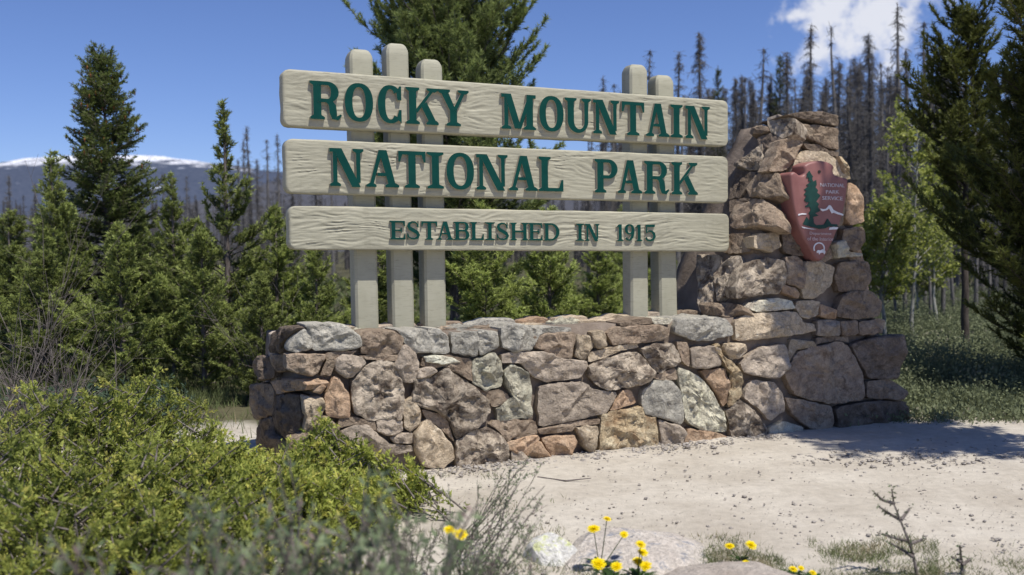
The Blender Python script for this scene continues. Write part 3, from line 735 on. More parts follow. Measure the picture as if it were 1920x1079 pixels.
# posts
def post(xt, xb, wl_px, wr_px, ytop):
    """xt,xb: pixel x of the front face's left edge at top and bottom ; widths in px"""
    off = .112                                        # behind the board face
    PPO = SO - NV * (off - .0)
    t2, t3 = frame(PPO, U, Z, NV)
    at, zt = t2(xt, ytop); bt_, _ = t2(wl_px, ytop); ab, zb = t2(xb, 640); bb, _ = t2(wr_px, 640)
    w_ = ((bt_ - at) + (bb - ab)) / 2; dpt = w_ * .95
    V = []; Fc = []
    ch = .018; cap = .10
    prof = [(zb, 1.0), (zt - cap, 1.0), (zt - .058, .995), (zt - .016, .80), (zt, .60)]
    zz0 = zb
    secs = []
    nseg = 6
    lv = [(zb + (zt - cap - zb) * k / nseg, 1.0) for k in range(nseg)] + prof[1:]
    for (z, s) in lv:
        t = (z - zb) / (zt - zb); x0 = ab + (at - ab) * t; cx_ = x0 + w_ / 2; cy_ = -dpt / 2
        hw = w_ / 2 * s; hd = dpt / 2 * s; c_ = ch * s
        pts = [(-hw + c_, hd), (hw - c_, hd), (hw, hd - c_), (hw, -hd + c_), (hw - c_, -hd), (-hw + c_, -hd), (-hw, -hd + c_), (-hw, hd - c_)]
        secs.append([t3(cx_ + p[0], z, cy_ + p[1]) - SI for p in pts])
    for s_ in secs: V += s_
    for k in range(len(secs) - 1):
        for i in range(8): Fc.append((k * 8 + i, k * 8 + (i + 1) % 8, (k + 1) * 8 + (i + 1) % 8, (k + 1) * 8 + i))
    Fc.append(tuple(range(len(V) - 8, len(V)))); Fc.append(tuple(range(7, -1, -1)))
    me = mesh_py('post', V, Fc, M_POST); fix_normals(me)
    bm = bmesh.new(); bm.from_mesh(me); bmesh.ops.bevel(bm, geom=[e for e in bm.edges if e.calc_face_angle(0) > .3 and abs(e.verts[0].co.z - e.verts[1].co.z) < .01], offset=.006, segments=2, affect='EDGES'); bm.to_mesh(me); bm.free()
    me.polygons.foreach_set('use_smooth', np.ones(len(me.polygons), bool)); me.set_sharp_from_angle(angle=radians(28))
    return obj('post', me, sign)
post(656, 669, 700, 711, 90); post(725, 738, 767, 777.6, 79); post(790, 799, 830.5, 837.6, 109)
post(1182, 1184.5, 1215, 1217.5, 119); post(1231, 1239.5, 1265, 1271.6, 139)

# ---------------------------------------------------------------- slab serif letters
class Glyph:
    def __init__(s, W, s_=.21, h=.085): s.W = W; s.s = s_; s.h = h; s.pieces = []; s.strips = []
    def poly(s, pts): s.pieces.append(pts)
    def rect(s, x0, y0, x1, y1): s.poly([(x0, y0), (x1, y0), (x1, y1), (x0, y1)])
    def serif(s, x0, x1, y, bottom=True, bx0=None, bx1=None):
        h = s.h
        if bottom: s.poly([(x0, y), (x1, y), (x1, y + h * .7), ((bx1 if bx1 is not None else x1), y + h * 1.35), ((bx0 if bx0 is not None else x0), y + h * 1.35), (x0, y + h * .7)])
        else: s.poly([(x0, y - h * .7), ((bx0 if bx0 is not None else x0), y - h * 1.35), ((bx1 if bx1 is not None else x1), y - h * 1.35), (x1, y - h * .7), (x1, y), (x0, y)])
    def stem(s, x, w=None, top=True, bot=True, e=None):
        w = w or s.s; e = .09 if e is None else e
        s.rect(x, s.h * .5, x + w, 1 - s.h * .5)
        if bot: s.serif(x - e, x + w + e, 0, True, x, x + w)
        if top: s.serif(x - e, x + w + e, 1, False, x, x + w)
    def bowl(s, x0, x1, y0, y1, w=None, h=None):
        w = w or s.s * 1.0; h = h or s.h * 1.1; n = 14
        cy = (y0 + y1) / 2; ry = (y1 - y0) / 2; rx = min((x1 - x0) * .75, ry * 1.1); cx = x1 - rx
        o = [(x0, y0)] + [(cx + rx * cos(a), cy + ry * sin(a)) for a in [(-pi / 2 + pi * k / n) for k in range(n + 1)]] + [(x0, y1)]
        i = [(x0, y0 + h)] + [(cx + (rx - w) * cos(a), cy + (ry - h) * sin(a)) for a in [(-pi / 2 + pi * k / n) for k in range(n + 1)]] + [(x0, y1 - h)]
        s.strips.append((o, i, False))
    def ring(s, x0, x1, y0, y1, w=None, h=None, a0=0, a1=2 * pi):
        w = w or s.s; h = h or s.h * 1.3; n = 32; cx = (x0 + x1) / 2; cy = (y0 + y1) / 2; rx = (x1 - x0) / 2; ry = (y1 - y0) / 2
        full = abs(a1 - a0 - 2 * pi) < 1e-4
        m = n if full else n + 1
        sup = lambda c: math.copysign(abs(c) ** .88, c)
        o = [(cx + rx * sup(cos(a0 + (a1 - a0) * k / n)), cy + ry * sup(sin(a0 + (a1 - a0) * k / n))) for k in range(m)]
        i = [(cx + (rx - w) * sup(cos(a0 + (a1 - a0) * k / n)), cy + (ry - h) * sup(sin(a0 + (a1 - a0) * k / n))) for k in range(m)]
        s.strips.append((o, i, full))
    def diag(s, xa, ya, xb, yb, w):
        s.poly([(xa, ya), (xa + w, ya), (xb + w, yb), (xb, yb)])
    def path(s, pts, ws):
        o = []; i = []
        for k, (x, y) in enumerate(pts):
            a = pts[max(0, k - 1)]; b = pts[min(len(pts) - 1, k + 1)]
            dx, dy = b[0] - a[0], b[1] - a[1]; l = math.hypot(dx, dy) or 1; nx_, ny_ = -dy / l, dx / l
            o.append((x + nx_ * ws[k] / 2, y + ny_ * ws[k] / 2)); i.append((x - nx_ * ws[k] / 2, y - ny_ * ws[k] / 2))
        s.strips.append((o, i, False))
def glyph(ch, W):
    g = Glyph(W); s, h = g.s, g.h; e = .09
    if ch == 'I': g.stem(W / 2 - s / 2, e=(W - s) / 2)
    elif ch == 'T':
        x = W / 2 - s / 2; g.rect(x, h * .5, x + s, 1 - h * .6); g.serif(x - .11, x + s + .11, 0, True, x, x + s)
        g.rect(0, 1 - h * 1.2, W, 1); g.poly([(0, 1 - h), (0, .70), (.05, .70), (.12, 1 - h)]); g.poly([(W, 1 - h), (W, .70), (W - .05, .70), (W - .12, 1 - h)])
    elif ch == 'L':
        g.stem(e); g.rect(e + s * .5, 0, W, h * 1.2); g.poly([(W, h), (W, .34), (W - .06, .34), (W - .15, h)])
    elif ch == 'E':
        g.stem(e); g.rect(e + s * .5, 0, W, h * 1.2); g.rect(e + s * .5, 1 - h * 1.2, W - .02, 1); g.rect(e + s * .5, .5 - h * .5, W * .72, .5 + h * .5)
        g.rect(W * .72 - .02, .36, W * .72 + .045, .64); g.poly([(W, h), (W, .32), (W - .05, .32), (W - .13, h)]); g.poly([(W - .02, 1 - h), (W - .02, .70), (W - .07, .70), (W - .15, 1 - h)])
    elif ch == 'H':
        g.stem(e); g.stem(W - e - s); g.rect(e + s * .5, .5 - h * .6, W - e - s * .5, .5 + h * .6)
    elif ch == 'N':
        t = .115; g.rect(e, h * .5, e + t, .95); g.serif(0, e * 2 + t, 0, True, e, e + t)
        g.rect(W - e - t, .1, W - e, 1 - h * .5); g.serif(W - 2 * e - t, W, 1, False, W - e - t, W - e)
        g.rect(0, 1 - h * 1.2, e + .22, 1); g.diag(e - .0, 1, W - e - .235, -.015, .235)
    elif ch == 'M':
        t = .12; g.rect(e, h * .5, e + t, .95); g.serif(0, 2 * e + t, 0, True, e, e + t); g.rect(0, 1 - h * 1.2, e + .2, 1)
        g.rect(W - e - s, h * .5, W - e, .95); g.serif(W - 2 * e - s, W, 0, True, W - e - s, W - e); g.rect(W - e - .2, 1 - h * 1.2, W, 1)
        m = W / 2 - .03; g.diag(e, 1, m - .10, .02, .21); g.poly([(m - .02, .02), (m + .10, .02), (W - e - .01, 1), (W - e - .14, 1)])
    elif ch == 'A':
        t = .105; m = W / 2; g.poly([(e, h * .5), (e + t, h * .5), (m + .02, 1), (m - .10, 1)]); g.poly([(W - e - .20, h * .5), (W - e, h * .5), (m + .12, 1), (m - .10, 1)])
        g.rect(m - .14, .30, m + .13, .30 + h); g.serif(0, 2 * e + t, 0, True, e + .01, e + t); g.serif(W - 2 * e - .21, W, 0, True, W - e - .20, W - e)
    elif ch == 'K':
        g.stem(e); g.poly([(e + s * .9, .40), (e + s * .9 + .04, .30), (W - .12, .95), (W - .22, .95)]); g.serif(W - .33, W - .01, 1, False, W - .22, W - .10)
        x = e + s + (W - e - s) * .30; g.poly([(x - .06, .50), (W - .27, .05), (W - .05, .05), (x + .10, .62)]); g.serif(W - .36, W, 0, True, W - .28, W - .06)
    elif ch == 'Y':
        m = W / 2; x = m - s / 2; g.rect(x, h * .5, x + s, .46); g.serif(x - .11, x + s + .11, 0, True, x, x + s)
        g.poly([(x, .42), (x + s * .85, .42), (.06 + .23, 1 - .03), (.06, 1 - .03)]); g.poly([(x + s * .35, .42), (x + s, .44), (W - .09, .97), (W - .20, .97)])
        g.serif(0, .36, 1, False, .07, .29); g.serif(W - .32, W, 1, False, W - .21, W - .09)
    elif ch == 'U':
        t = .13; g.rect(e, .3, e + s, .95); g.serif(0, 2 * e + s, 1, False, e, e + s); g.rect(W - e - t, .3, W - e, .95); g.serif(W - 2 * e - t, W, 1, False, W - e - t, W - e)
        n = 16; a = [pi + pi * k / n for k in range(n + 1)]; cx = W / 2; rx = W / 2 - e
        o = [(cx + rx * cos(q), .33 + .345 * sin(q)) for q in a]; i = [((e + s + W - e - t) / 2 + ((W - e - t - e - s) / 2) * cos(q), .33 + (.345 - .115) * sin(q)) for q in a]
        g.strips.append((o, i, False))
    elif ch == 'O': g.ring(0.02, W - .02, -.015, 1.015, s * 1.0)
    elif ch == 'C':
        g.ring(0.02, W + .02, -.015, 1.015, s, None, .24 * pi, 1.76 * pi)
        g.poly([(W - .13, .62), (W - .02, .62), (W - .02, 1.0), (W - .07, 1.0), (W - .16, .84)]); g.poly([(W - .02, .0), (W - .02, .36), (W - .09, .36), (W - .16, .12)])
    elif ch == 'D': g.stem(e, e=e); g.bowl(e + s * .5, W, 0, 1, s * 1.05, h * 1.2)
    elif ch == 'P': g.stem(e); g.bowl(e + s * .5, W, .42, 1, s, h * 1.2)
    elif ch == 'B': g.stem(e, e=e); g.bowl(e + s * .5, W - .03, .47, 1, s * .95, h * 1.1); g.bowl(e + s * .5, W, 0, .555, s, h * 1.1)
    elif ch == 'R':
        g.stem(e); g.bowl(e + s * .5, W - .08, .45, 1, s, h * 1.15)
        n = 8; c0_ = W * .55
        g.path([(W * .50, .50), (W * .62, .46), (W * .70, .36), (W * .72, .20), (W * .76, .07), (W * .86, .045), (W - .02, .14)], [.09, .15, .20, .20, .17, .11, .05])
    elif ch == 'S':
        pts = []; ws = []
        n = 22
        ctrl = [(.80, .66), (.78, .84), (.62, .94), (.42, .945), (.22, .87), (.16, .73), (.26, .60), (.50, .50), (.76, .39), (.86, .25), (.78, .11), (.56, .055), (.34, .06), (.16, .15), (.12, .32)]
        wv = [.03, .07, .09, .10, .15, .19, .20, .20, .20, .19, .15, .10, .09, .07, .03]
        g.path([(x * W, y) for x, y in ctrl], wv); g.rect(W * .82, .66, W * .82 + .05, 1.0); g.rect(W * .05, .0, W * .05 + .05, .34)
    elif ch == '1':
        x = W * .5 - s / 2; g.rect(x, h * .5, x + s, 1); g.serif(x - .12, x + s + .12, 0, True, x, x + s); g.poly([(x, 1), (x, .86), (x - .14, .80), (x - .14, .85)])
    elif ch == '9':
        g.ring(0.02, W - .02, .40, 1.015, s * .95, h * 1.1); g.path([(W - .13, .72), (W - .12, .50), (W - .17, .26), (W * .5, .06), (W * .26, .09), (W * .15, .22)], [.18, .2, .19, .12, .12, .16])
    elif ch == '5':
        g.rect(W * .14, .48, W * .14 + .09, .97); g.poly([(W * .14, .86), (W * .88, .86), (W * .93, 1.02), (W * .14, 1.0)])
        g.path([(W * .20, .52), (W * .38, .615), (W * .62, .60), (W * .82, .46), (W * .86, .28), (W * .74, .11), (W * .48, .05), (W * .26, .08), (W * .12, .24)], [.06, .09, .13, .19, .2, .16, .12, .12, .15])
    return g
def letter(ch, pxl, pxr, top, bot, board, lift=.025, small=False):
    """top, bot : line functions px -> py"""
    xm = (pxl + pxr) / 2
    O3 = lift + .004
    pl = onplane(pxl, (top(pxl) + bot(pxl)) / 2, SO + NV * O3, NV) - SO; pr = onplane(pxr, (top(pxr) + bot(pxr)) / 2, SO + NV * O3, NV) - SO
    a0, a1 = pl.dot(U), pr.dot(U)
    zt = [onplane(p, top(p), SO + NV * O3, NV).z for p in (pxl, pxr)]; zb = [onplane(p, bot(p), SO + NV * O3, NV).z for p in (pxl, pxr)]
    hh = ((zt[0] - zb[0]) + (zt[1] - zb[1])) / 2; W = (a1 - a0) / hh
    g = glyph(ch, W)
    V = []; Fc = []; mi = []
    def mp(x, y, c):
        t = x / W; zb_ = zb[0] + (zb[1] - zb[0]) * t; zt_ = zt[0] + (zt[1] - zt[0]) * t
        return S3(a0 + (a1 - a0) * t, zb_ + (zt_ - zb_) * y, c) - SI
    k = 0
    def front(c_): return O3 + c_ * .00035
    def add_piece(outer, inner, closed):
        nonlocal k
        k += 1; f_ = front(k); b_ = -.02; base = len(V)
        if inner is None:
            n = len(outer)
            for (x, y) in outer: V.append(mp(x, y, f_))
            for (x, y) in outer: V.append(mp(x, y, b_))
            Fc.append(tuple(base + i for i in range(n))); mi.append(0)
            for i in range(n): Fc.append((base + i, base + (i + 1) % n, base + n + (i + 1) % n, base + n + i)); mi.append(1)
        else:
            n = len(outer)
            for pts, c_ in ((outer, f_), (inner, f_), (outer, b_), (inner, b_)):
                for (x, y) in pts: V.append(mp(x, y, c_))
            m = n if closed else n - 1
            for i in range(m):
                j = (i + 1) % n
                Fc.append((base + i, base + j, base + n + j, base + n + i)); mi.append(0)
                Fc.append((base + i, base + j, base + 2 * n + j, base + 2 * n + i)); mi.append(1)
                Fc.append((base + n + i, base + n + j, base + 3 * n + j, base + 3 * n + i)); mi.append(1)
            if not closed:
                for i in (0, n - 1): Fc.append((base + i, base + n + i, base + 3 * n + i, base + 2 * n + i)); mi.append(1)
    for p in g.pieces: add_piece(p, None, False)
    for (o, i, c_) in g.strips: add_piece(o, i, c_)
    me = mesh_py('letter', V, Fc, [M_GREEN, M_LSIDE], mi)
    for p in me.polygons:                               # fronts face the viewer
        pass
    fix_normals(me)
    return obj('letter', me, board)
def line(p, q): return lambda x: p[1] + (q[1] - p[1]) * (x - p[0]) / (q[0] - p[0])
t1 = line((581, 151), (1331, 201)); b1 = line((581, 223), (1331, 261.5))
for ch, a, b in [('R', 581, 641), ('O', 645, 701), ('C', 707, 754), ('K', 761, 822), ('Y', 821, 879), ('M', 940, 1004.6), ('O', 1010, 1058), ('U', 1059, 1108), ('N', 1112, 1161), ('T', 1166, 1208), ('A', 1211, 1255), ('I', 1257, 1280), ('N', 1285, 1331)]:
    letter(ch, a, b, t1, b1, B1)
t2_ = line((618, 277.5), (1308, 306)); b2_ = line((618, 349), (1308, 366))
for ch, a, b in [('N', 618, 682), ('A', 686, 748), ('T', 747, 798), ('I', 801, 832), ('O', 836, 890), ('N', 893, 952), ('A', 954, 1008), ('L', 1010, 1056), ('P', 1115, 1158), ('A', 1158, 1204), ('R', 1208, 1255), ('K', 1259, 1308)]:
    letter(ch, a, b, t2_, b2_, B2)
t3_ = line((731, 414), (1230, 422)); b3_ = line((731, 449.5), (1230, 453))
for ch, a, b in [('E', 731, 760), ('S', 762, 788), ('T', 790, 820), ('A', 819, 850), ('B', 851, 880), ('L', 882, 907), ('I', 909.5, 928), ('S', 930, 955), ('H', 957, 990), ('E', 991, 1017), ('D', 1019.5, 1049), ('I', 1080, 1095), ('N', 1097, 1124), ('1', 1155, 1171), ('9', 1171, 1190), ('1', 1191, 1206), ('5', 1208, 1230)]:
    letter(ch, a, b, t3_, b3_, B3, .016)

# ---------------------------------------------------------------- arrowhead
AO = PO + PN * .16                                       # front face plane, hung on the pillar
AO = onplane(1535, 400, PO, PN) + NV * .17
A2, A3 = frame(AO, U, Z, NV)
arrow = thing('arrowhead_plaque', 'brownish pink arrowhead shaped park service plaque hung on the stone pillar', 'plaque', tuple(AO))
AI = Vector(arrow.location)
def ac(p): return A2(1440 + p[0] / 4.906, 280 + p[1] / 4.906)
outl = [(335, 150), (375, 125), (430, 108), (500, 106), (560, 118), (605, 145), (612, 170), (602, 200), (612, 232), (650, 250), (700, 262), (742, 270), (738, 340), (722, 450), (708, 540), (682, 640), (645, 740), (600, 850), (545, 960), (510, 1015), (475, 1036), (440, 1005), (385, 915), (330, 820), (290, 730), (255, 620), (232, 500), (218, 380), (207, 260), (208, 225), (240, 206), (262, 212), (290, 238), (322, 242), (342, 222), (338, 185)]
op = [ac(p) for p in outl]; op = chaikin(op, .25)
acx = sum(p[0] for p in op) / len(op); acy = sum(p[1] for p in op) / len(op)
V = []; Fc = []; n = len(op)
def inset(k):
    q = []
    for i in range(n):
        a = op[i - 1]; b = op[(i + 1) % n]; dx, dy = b[0] - a[0], b[1] - a[1]; l = math.hypot(dx, dy) or 1
        q.append((op[i][0] - (-dy / l) * k * SG, op[i][1] - (dx / l) * k * SG))
    return q
SG = 1
area = sum(op[i][0] * op[(i + 1) % n][1] - op[(i + 1) % n][0] * op[i][1] for i in range(n))
SG = -1 if area > 0 else 1
layers = [(inset(.0), -.17), (inset(.0), -.022), (inset(.005), -.009), (inset(.014), -.002), (inset(.024), 0.0)]
for lay, z in layers:
    for (a, b) in lay: V.append(A3(a, b, z) - AI)
for r in range(len(layers) - 1):
    for i in range(n): Fc.append((r * n + i, r * n + (i + 1) % n, (r + 1) * n + (i + 1) % n, (r + 1) * n + i))
Fc.append(tuple((len(layers) - 1) * n + i for i in range(n))); Fc.append(tuple(range(n - 1, -1, -1)))
me = mesh_py('plaque_body', V, Fc, M_ARROW, smooth=True); fix_normals(me); me.set_sharp_from_angle(angle=radians(50))
obj('plaque_body', me, arrow)
def relief(name, polys, mat, h=.006, base=.0005):
    V = []; Fc = []
    for k, pl in enumerate(polys):
        q = [ac(p) for p in pl]; b0 = len(V); m = len(q)
        for z in (h + k * .0003, -.004):
            for (a, b) in q: V.append(A3(a, b, z) - AI)
        Fc.append(tuple(b0 + i for i in range(m)))
        for i in range(m): Fc.append((b0 + i, b0 + (i + 1) % m, b0 + m + (i + 1) % m, b0 + m + i))
    me = mesh_py(name, V, Fc, mat); fix_normals(me); return obj(name, me, arrow)
relief('tree_relief', [
 [(378,200),(352,232),(362,240),(348,262),(372,262),(366,290),(395,300),(350,330),(372,340),(330,372),(352,384),(328,420),(352,430),(330,470),(352,490),(380,486),(362,512),(340,524),(345,535),(380,530),(392,560),(372,592),(385,610),(378,660),(372,690),(440,700),(420,680),(412,625),(462,612),(430,590),(478,570),(455,530),(466,505),(440,480),(470,440),(480,428),(448,400),(458,380),(432,350),(445,330),(440,285),(412,300),(405,280),(400,262),(412,255),(396,232)],
 [(352,625),(318,690),(340,700),(380,712),(470,735),(520,730),(560,712),(640,715),(632,692),(580,690),(545,640),(512,695),(440,700),(400,672),(380,660)]], M_EGREEN)
relief('mountain_relief', [[(480,545),(500,552),(530,550),(560,515),(575,520),(600,560),(640,580),(690,598),(688,612),(640,600),(600,585),(585,592),(572,570),(560,545),(540,562),(500,572),(482,560)]], M_WHITE, .005)
relief('mountain_relief', [[(275,598),(310,590),(350,592),(350,602),(310,602),(278,612)]], M_WHITE, .005)
relief('river_relief', [[(306,712),(350,722),(440,738),(400,738),(318,726)]], M_WHITE, .005); relief('river_relief', [[(565,722),(600,715),(645,720),(632,738),(560,742)]], M_WHITE, .005)
relief('bison_relief', [[(445,938),(460,928),(480,932),(500,922),(522,932),(525,950),(515,968),(508,952),(480,955),(470,970),(462,950),(448,958)]], M_WHITE, .005)
def relief_ring(name, cx, cy, r0_, r1_, a0, a1, mat):
    pl = [(cx + r1_ * cos(a0 + (a1 - a0) * k / 20), cy + r1_ * sin(a0 + (a1 - a0) * k / 20) * 1.05) for k in range(21)] + [(cx + r0_ * cos(a1 + (a0 - a1) * k / 20), cy + r0_ * sin(a1 + (a0 - a1) * k / 20) * 1.05) for k in range(21)]
    return relief(name, [pl], mat, .005)
relief_ring('seal_ring', 468, 912, 42, 52, pi * .85, pi * 2.15, M_WHITE)
relief_ring('bolt_hole', 470, 208, 0.5, 13, 0, 2 * pi * .999, M_HOLE)
def text_part(body, px, py, height_px, width_px, mat):
    cu = bpy.data.curves.new('lettering', 'FONT'); cu.body = body; cu.size = 1; cu.extrude = .02; cu.resolution_u = 3
    to = bpy.data.objects.new('tmp', cu); COL.objects.link(to); bpy.context.view_layer.update()
    me = bpy.data.meshes.new_from_object(to.evaluated_get(bpy.context.evaluated_depsgraph_get())); bpy.data.objects.remove(to)
    co = np.array([v.co[:] for v in me.vertices]); mn = co.min(0); mxx = co.max(0)
    for v in me.vertices:
        fx = (v.co.x - mn[0]) / (mxx[0] - mn[0]); fy = (v.co.y - mn[1]) / (mxx[1] - mn[1])
        a, b = ac((px + fx * width_px, py + height_px * (1 - fy) + (fx * 6 if width_px > 150 else 0)))
        v.co = A3(a, b, .0045 if v.co.z > 0 else -.002) - AI
    me.materials.clear(); me.materials.append(mat); me.name = 'lettering'
    return obj('lettering', me, arrow)
M_TXT = flat('emblem_lettering_white', (.58, .53, .56))
text_part('NATIONAL', 480, 312, 34, 222, M_TXT); text_part('PARK', 532, 378, 31, 120, M_TXT); text_part('SERVICE', 498, 432, 34, 186, M_TXT)
M_FADE = flat('emblem_faded_white', (.55, .42, .42))
text_part('Department', 382, 760, 34, 200, M_FADE); text_part('of the Interior', 362, 805, 34, 240, M_FADE)

# ---------------------------------------------------------------- vegetation tools
def norm(a): return a / np.maximum(np.linalg.norm(a, axis=-1, keepdims=True), 1e-9)
def needles(P, D, LEN, per_m, nlen, nwid, ang, rng, tint=None, jitter=.3, tvar=.25, minn=3):
    """thin triangles standing round twigs. P,D,LEN: start, unit direction, length"""
    cnt = np.maximum(minn, (LEN * per_m).astype(int)); idx = np.repeat(np.arange(len(P)), cnt); n = len(idx)
    t = rng.random(n); base = P[idx] + D[idx] * (LEN[idx] * t)[:, None]
    d = D[idx]; ref = np.where(np.abs(d[:, 2:3]) < .9, np.array([[0, 0, 1.0]]), np.array([[1.0, 0, 0]]))
    a = norm(np.cross(d, ref)); b = np.cross(d, a); th = rng.random(n) * 2 * pi
    rad = a * np.cos(th)[:, None] + b * np.sin(th)[:, None]
    an = ang + rng.normal(0, jitter, n); nd = norm(d * np.cos(an)[:, None] + rad * np.sin(an)[:, None])
    l = nlen * rng.uniform(.7, 1.2, n); side = norm(np.cross(nd, norm(rng.normal(size=(n, 3))))) * (nwid / 2)
    V = np.empty((n, 3, 3)); V[:, 0] = base - side; V[:, 1] = base + side; V[:, 2] = base + nd * l[:, None]
    T = np.arange(n * 3).reshape(n, 3)
    tn = (tint[idx] if tint is not None else np.full(n, .5)) + rng.normal(0, tvar * .4, n)
    return V.reshape(-1, 3), T, np.repeat(np.clip(tn, 0, 1), 3)
def leaves(P, D, LEN, per_m, ll, lw, rng, tint=None, ang=1.0, minn=2):
    """small rhombic leaves (2 triangles)"""
    cnt = np.maximum(minn, (LEN * per_m).astype(int)); idx = np.repeat(np.arange(len(P)), cnt); n = len(idx)
    base = P[idx] + D[idx] * (LEN[idx] * rng.random(n))[:, None]
    rd = norm(rng.normal(size=(n, 3))); nd = norm(D[idx] * math.cos(ang) + rd * math.sin(ang))
    sd = norm(np.cross(nd, norm(rng.normal(size=(n, 3))))); l = ll * rng.uniform(.7, 1.2, n)[:, None]; w_ = lw * rng.uniform(.7, 1.2, n)[:, None]
    V = np.empty((n, 4, 3)); V[:, 0] = base; V[:, 1] = base + nd * l * .5 + sd * w_ / 2; V[:, 2] = base + nd * l; V[:, 3] = base + nd * l * .5 - sd * w_ / 2
    k = np.arange(n)[:, None] * 4; T = np.concatenate([k + np.array([[0, 1, 2]]), k + np.array([[0, 2, 3]])], 0)
    tn = (tint[idx] if tint is not None else np.full(n, .5)) + rng.normal(0, .12, n)
    return V.reshape(-1, 3), T, np.repeat(np.clip(tn, 0, 1), 4)
def tubes(P, Q, R0, R1, sides=3):
    """tapered straight segments, vectorised"""
    P = np.asarray(P, float); Q = np.asarray(Q, float); R0 = np.asarray(R0, float); R1 = np.asarray(R1, float)
    d = norm(Q - P); ref = np.where(np.abs(d[:, 2:3]) < .9, np.array([[0, 0, 1.0]]), np.array([[1.0, 0, 0]])); a = norm(np.cross(d, ref)); b = np.cross(d, a)
    n = len(P); V = np.empty((n, 2 * sides, 3))
    for i in range(sides):
        th = 2 * pi * i / sides; o = a * math.cos(th) + b * math.sin(th)
        V[:, i] = P + o * R0[:, None]; V[:, sides + i] = Q + o * R1[:, None]
    tri = []
    for i in range(sides):
        j = (i + 1) % sides; tri += [(i, j, sides + j), (i, sides + j, sides + i)]
    T = (np.arange(n)[:, None, None] * 2 * sides + np.array(tri)[None]).reshape(-1, 3)
    return V.reshape(-1, 3), T
def join(parts):
    Vs = []; Ts = []; Cs = []; o = 0
    for p in parts:
        Vs.append(p[0]); Ts.append(p[1] + o); o += len(p[0]); Cs.append(p[2] if len(p) > 2 else np.full(len(p[0]), .5))
    return np.concatenate(Vs), np.concatenate(Ts), np.concatenate(Cs)

